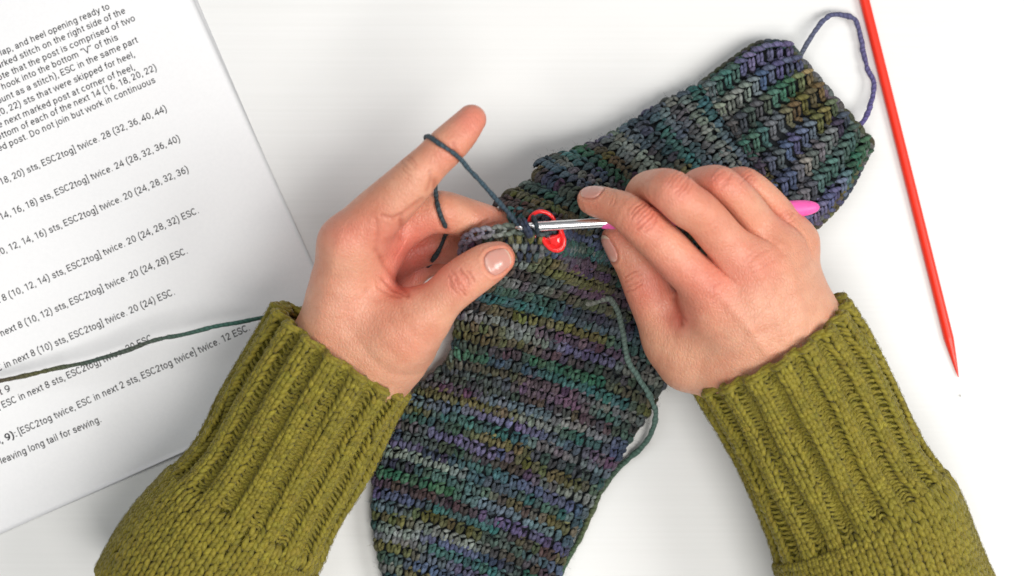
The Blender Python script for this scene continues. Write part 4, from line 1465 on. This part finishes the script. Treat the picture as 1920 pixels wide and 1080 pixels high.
def rim():
    parts = []
    pts = catmull(np.array([(*W(866, 478, 60),), (*W(872, 452, 66),), (*W(893, 439, 69),), (*W(930, 434, 70),), (*W(965, 429, 70.5),), (*W(1000, 430, 70),), (*W(1030, 436, 68),), (*W(1050, 452, 64),)]), 120)
    al = np.r_[0, np.cumsum(np.linalg.norm(np.diff(pts, axis=0), axis=1))]
    r = np.random.default_rng(8)
    n = int(al[-1] / 3.9)
    t = (np.arange(n) + 0.5) * al[-1] / n
    p = np.stack([np.interp(t, al, pts[:, i]) for i in range(3)], 1)
    T = np.stack([np.interp(t + 0.6, al, pts[:, i]) - np.interp(t - 0.6, al, pts[:, i]) for i in range(3)], 1)
    T /= np.linalg.norm(T, axis=1, keepdims=True)
    up = np.tile([0, 0, 1.0], (n, 1))
    B = np.cross(up, T)
    u = np.linspace(0, 1, 7)
    prof = np.array([0.55, 0.9, 1.05, 1.1, 1.05, 0.9, 0.55])
    base = blend_cols([(0, srgb(118, 112, 128)), (0.3, srgb(132, 126, 140)), (0.5, srgb(120, 130, 118)), (0.7, srgb(70, 84, 80)), (1, srgb(60, 72, 80))], n)
    for sg in (-1, 1):
        a = (u[None, :] - 0.5) * 6.2 + r.normal(0, 0.2, (n, 1))
        b = sg * (0.2 + 1.5 * np.sin(np.pi * u ** 0.8))[None, :] + 0 * a
        c = 0.7 * np.sin(np.pi * u)[None, :] + 0 * a
        P = p[:, None, :] + a[..., None] * T[:, None, :] + b[..., None] * B[:, None, :] + c[..., None] * up[:, None, :]
        parts.append(strands(P, 0.85 * prof[None, :] * np.ones((n, 1)), up, 7, base * (1 + r.normal(0, 0.12, (n, 1)))))
    # posts hanging below the chain
    for row in range(3):
        for sg in (-1, 1):
            a = sg * (0.9 - 1.2 * u[None, :]) + r.normal(0, 0.25, (n, 1)) + (row % 2) * 1.6
            b = -(1.6 + row * 3.4 + 3.6 * u[None, :]) + r.normal(0, 0.2, (n, 1))
            c = -(0.8 + row * 1.3 + 1.0 * u[None, :]) + 0.8 * np.sin(np.pi * u)[None, :]
            P = p[:, None, :] + a[..., None] * T[:, None, :] + b[..., None] * B[:, None, :] + c[..., None] * up[:, None, :]
            col = yarn_col(41000 + row * 400 + t * 2, 60 + row) * 1.1
            parts.append(strands(P, 0.8 * prof[None, :] * np.ones((n, 1)), up, 7, col))
    V, F, C, U = merge(parts)
    mesh_obj('heel_rim', V, F, M['sock'], sock, col=C, uv=U)


rim()
for i, (path, c) in enumerate([
        ([(932, 398, 53), (944, 394, 55), (962, 389, 57), (988, 377, 58), (1008, 379, 57), (1022, 392, 54)], srgb(74, 100, 82)),
        ([(944, 404, 52), (956, 400, 54), (975, 396, 56), (992, 390, 57), (1002, 400, 54)], srgb(58, 84, 68)),
        ([(990, 385, 59), (1003, 388, 60), (1018, 396, 58)], srgb(120, 122, 92)),
        ([(1012, 376, 56), (1030, 384, 57), (1046, 398, 56)], srgb(60, 96, 76))]):
    cord('loose_loop', path, 0.95, c, M['sock'], sock, 60, 8, 0.05, 20 + i)

# --- crochet hook
hook = empty('crochet_hook', W(1250, 410, 58))
tag(hook, 'crochet hook with silver shaft and pink handle, held over the sock', 'crochet hook')


def lathe(name, A, B, prof, mat, parent, sides=24, squash=None, shape=None):
    """surface of revolution from A to B (mm); prof rows (t 0..1, radius)"""
    A, B = np.array(A, float), np.array(B, float)
    d = B - A; L = np.linalg.norm(d); d /= L
    s = np.cross(d, [0, 0, 1.0]); s /= np.linalg.norm(s); n = np.cross(s, d)
    prof = np.array(prof, float)
    a = np.linspace(0, 2 * np.pi, sides, endpoint=False)
    V = []
    for t, r in prof:
        ring = A + d * L * t + r * (np.cos(a)[:, None] * s + np.sin(a)[:, None] * n * (squash or 1))
        V.append(ring)
    V = np.array(V)
    if shape is not None:
        V = shape(V, d, s, n, L, A)
    k = len(prof)
    g = np.arange(k * sides).reshape(k, sides)
    q = np.stack([g[:-1], g[1:], np.roll(g, -1, 1)[1:], np.roll(g, -1, 1)[:-1]], -1).reshape(-1, 4)
    return mesh_obj(name, V.reshape(-1, 3), [q, g[0][None, :], g[-1][None, ::-1]], mat, parent)


HA, HB = W(966, 427, 73.5), W(1140, 417, 70.0)


def notch(V, d, s, n, L, A):
    """cut the throat of the hook into the shaft near its tip, on the near side"""
    t = ((V - A) @ d)
    side = (V - A) @ s
    g = np.exp(-((t - 4.6) / 1.5) ** 2)
    sgn = 1.0
    cut = g * np.clip((side * sgn + 1.0) / 2.6, 0, 1) * 1.9
    return V - cut[..., None] * s * sgn


tt = np.linspace(0, 1, 60)
pr = np.interp(tt * 1.0, [0, 0.02, 0.05, 0.09, 0.16, 0.22, 1], [0.15, 0.7, 1.15, 1.35, 1.45, 1.75, 1.78])
lathe('shaft', HA, HB, np.column_stack([tt, pr]), M['steel'], hook, 56, shape=notch)
HC, HD = W(1127, 418, 70.2), W(1537, 388, 60.0)
tt = np.r_[0, np.linspace(0.01, 0.9, 24), np.linspace(0.91, 1, 14)]
pr = np.interp(tt, [0, 0.012, 0.05, 0.25, 0.6, 0.9], [1.9, 2.3, 2.6, 3.0, 3.1, 3.1])
pr = np.where(tt > 0.88, 3.1 * np.sqrt(np.clip(1 - ((tt - 0.88) / 0.1201) ** 2.4, 0, 1)) + 0.02, pr)
lathe('handle', HC, HD, np.column_stack([tt, pr]), M['pink'], hook, 28, squash=0.8)

# --- stitch marker
mk = empty('stitch_marker', W(1035, 440, 62))
tag(mk, 'small red plastic locking stitch marker hooked in the sock edge', 'stitch marker')


def marker():
    ring = [(1012, 446, 66), (998, 440, 66.5), (991, 424, 67.5), (995, 407, 69), (1005, 398.5, 70), (1016, 396.5, 70.5), (1027, 400, 70), (1036, 408, 69), (1044, 423, 68), (1052, 436, 67.5)]
    P = catmull(Wa(ring), 60)
    V, F, C, U = strands(P[None], np.full((1, 60), 0.72), np.repeat([[[0.1, 0, 1.0]]], 60, 1), 12, np.ones((1, 60, 3)))
    mesh_obj('wire_loop', V, F, M['marker'], mk)
    out = np.array([(1009, 440), (1013, 449), (1020, 460), (1028, 468), (1037, 473), (1047, 474), (1056, 470), (1061, 461), (1062, 450), (1059, 440), (1055, 428), (1050, 429), (1049, 437), (1044, 440), (1036, 440), (1028, 443), (1022, 447), (1015, 444)], float)
    c = out.mean(0)
    rings = []
    for k, z in ((0.90, 66.6), (1.0, 67.2), (1.0, 68.6), (0.93, 69.2), (0.70, 69.3), (0.66, 68.7), (0.30, 68.7)):
        q = c + (out - c) * k
        rings.append(Wa(np.column_stack([q, np.full(len(q), z)])))
    V = np.array(rings)
    k, s = V.shape[:2]
    g = np.arange(k * s).reshape(k, s)
    q = np.stack([g[:-1], g[1:], np.roll(g, -1, 1)[1:], np.roll(g, -1, 1)[:-1]], -1).reshape(-1, 4)
    mesh_obj('clasp', V.reshape(-1, 3), [q, g[0][None, :], g[-1][None, ::-1]], M['marker'], mk)
    # raised catch on the clasp
    cat = np.array([(1028, 447), (1034, 442), (1046, 439), (1050, 446), (1050, 456), (1042, 461), (1032, 458)], float)
    c = cat.mean(0)
    V = np.array([Wa(np.column_stack([c + (cat - c) * kk, np.full(len(cat), z)])) for kk, z in ((1.0, 68.5), (1.0, 69.3), (0.88, 69.9), (0.5, 70.2))])
    k, s = V.shape[:2]
    g = np.arange(k * s).reshape(k, s)
    q = np.stack([g[:-1], g[1:], np.roll(g, -1, 1)[1:], np.roll(g, -1, 1)[:-1]], -1).reshape(-1, 4)
    mesh_obj('catch', V.reshape(-1, 3), [q, g[0][None, :], g[-1][None, ::-1]], M['marker'], mk, smooth=False)


marker()

# --- red needle
NA, NB = W(1606, -60, 2.1), W(1797, 707, 1.0)
tt = np.r_[np.linspace(0, 0.90, 12), np.linspace(0.905, 1, 16)]
pr = np.where(tt < 0.905, 1.95, 1.95 * np.clip((1.004 - tt) / 0.099, 0, 1) ** 0.8)
nd = lathe('knitting_needle', NA, NB, np.column_stack([tt, pr]), M['needle'], None, 20)
tag(nd, 'thin bright red pointed needle lying on the white table', 'needle')

# --- working yarn
navy = srgb(58, 76, 88)
pts = []
for x, y in [(862, 297), (850, 287), (836, 277), (822, 268)]:
    z = z_on(fieldL, x, y, 0.7)
    pts.append((x, y, z if z else 95))
over = [(990, 440, 69), (978, 430, 73), (968, 418, 73.5), (945, 390, 77), (905, 345, 84), (880, 318, 90)] + pts + [(811, 260, 94.5), (803, 256, 91), (799, 258, 86), (803, 272, 79), (812, 300, 73), (815, 320, 71.5), (815.5, 338, 71)]
mid = []
for x, y in [(817, 352), (818, 368), (821, 388), (827, 406), (833, 420)]:
    z = z_on(fieldL, x, y, 0.75)
    mid.append((x, y, (z if z else 71)))
low = []
for x, y in [(834, 444), (828, 458), (820, 474), (812, 486)]:
    z = z_on(fieldL, x, y, 0.8)
    low.append((x, y, z if z and z < 64 else 50))
after = [(838, 433, 61)] + low + [(803, 497, 40), (795, 506, 33), (785, 515, 24), (765, 526, 12), (700, 560, 6), (620, 582, 6), (560, 583, 9), (505, 593, 14),
         (450, 604, 17), (400, 613, 17), (340, 628, 16), (290, 638, 15), (230, 660, 14), (160, 680, 12), (100, 692, 10), (40, 706, 9), (-60, 726, 7)]
path = over + mid + after
nW = 520
cols = blend_cols([(0, srgb(44, 56, 70)), (0.08, srgb(58, 80, 92)), (0.18, srgb(62, 80, 88)), (0.3, srgb(52, 66, 72)), (0.5, srgb(48, 66, 66)), (0.62, srgb(52, 92, 84)), (0.72, srgb(70, 112, 100)), (0.8, srgb(84, 92, 82)), (0.86, srgb(72, 88, 80)), (0.92, srgb(90, 90, 56)), (1, srgb(84, 68, 70))], nW)
wy, _ = cord('working_yarn', path, 0.85, cols, M['sock'], None, nW, 10, 0.04, 5)
tag(wy, 'blue green working yarn looped round the raised finger and running across the page', 'yarn')
# loops of yarn on the hook


def loop(cx, cy, z, ang, r1, r2, rad, col, seed):
    a = np.linspace(0, 2 * np.pi, 40)
    hd = (HB - HA) / np.linalg.norm(HB - HA)
    s = np.cross(hd, [0, 0, 1.0]); s /= np.linalg.norm(s); n = np.cross(s, hd)
    c = W(cx, cy, z)
    P = c + np.cos(a)[:, None] * s * r1 + np.sin(a)[:, None] * n * r2 + hd * (ang * np.cos(a))[:, None]
    V, F, C, U = strands(P[None], np.full((1, 40), rad), np.repeat([hd], 40, 0)[None], 8, np.repeat([col], 40, 0)[None], cap=False)
    o = mesh_obj('hook_loop', V, F, M['sock'], sock, col=C, uv=U)


loop(982, 428, 72.6, 1.6, 3.2, 2.6, 0.8, srgb(42, 50, 66), 1)
loop(989, 427, 72.4, 1.2, 3.0, 2.6, 0.8, srgb(48, 58, 80), 2)
loop(1004, 422, 72.0, 0.6, 3.0, 2.6, 0.85, srgb(40, 52, 60), 3)

# --- lint shed by the jumper
r = np.random.default_rng(4)
parts = []
for x, y, s in [(1316, 767, 7), (1368, 797, 4), (1395, 820, 3), (1433, 912, 4), (1440, 935, 4), (1750, 888, 5), (1800, 742, 3), (300, 930, 3), (596, 1042, 6)]:
    n = 8
    a = r.uniform(0, 6)
    u = np.linspace(-1, 1, n)
    P = W(x, y, 0.5) + np.stack([s * 0.1 * (u * math.cos(a) - 0.5 * u ** 2 * math.sin(a)), s * 0.1 * (u * math.sin(a) + 0.5 * u ** 2 * math.cos(a)), 0.1 * np.ones(n)], 1)
    parts.append(strands(P[None], np.full((1, n), 0.05 * s), np.array([[0, 0, 1.0]]), 5, np.ones((1, 3))))
V, F, C, U = merge(parts)
tag(mesh_obj('lint', V, F, M['lint'], None), 'scattered tiny bits of dark wool lint on the table', 'lint', kind='stuff')
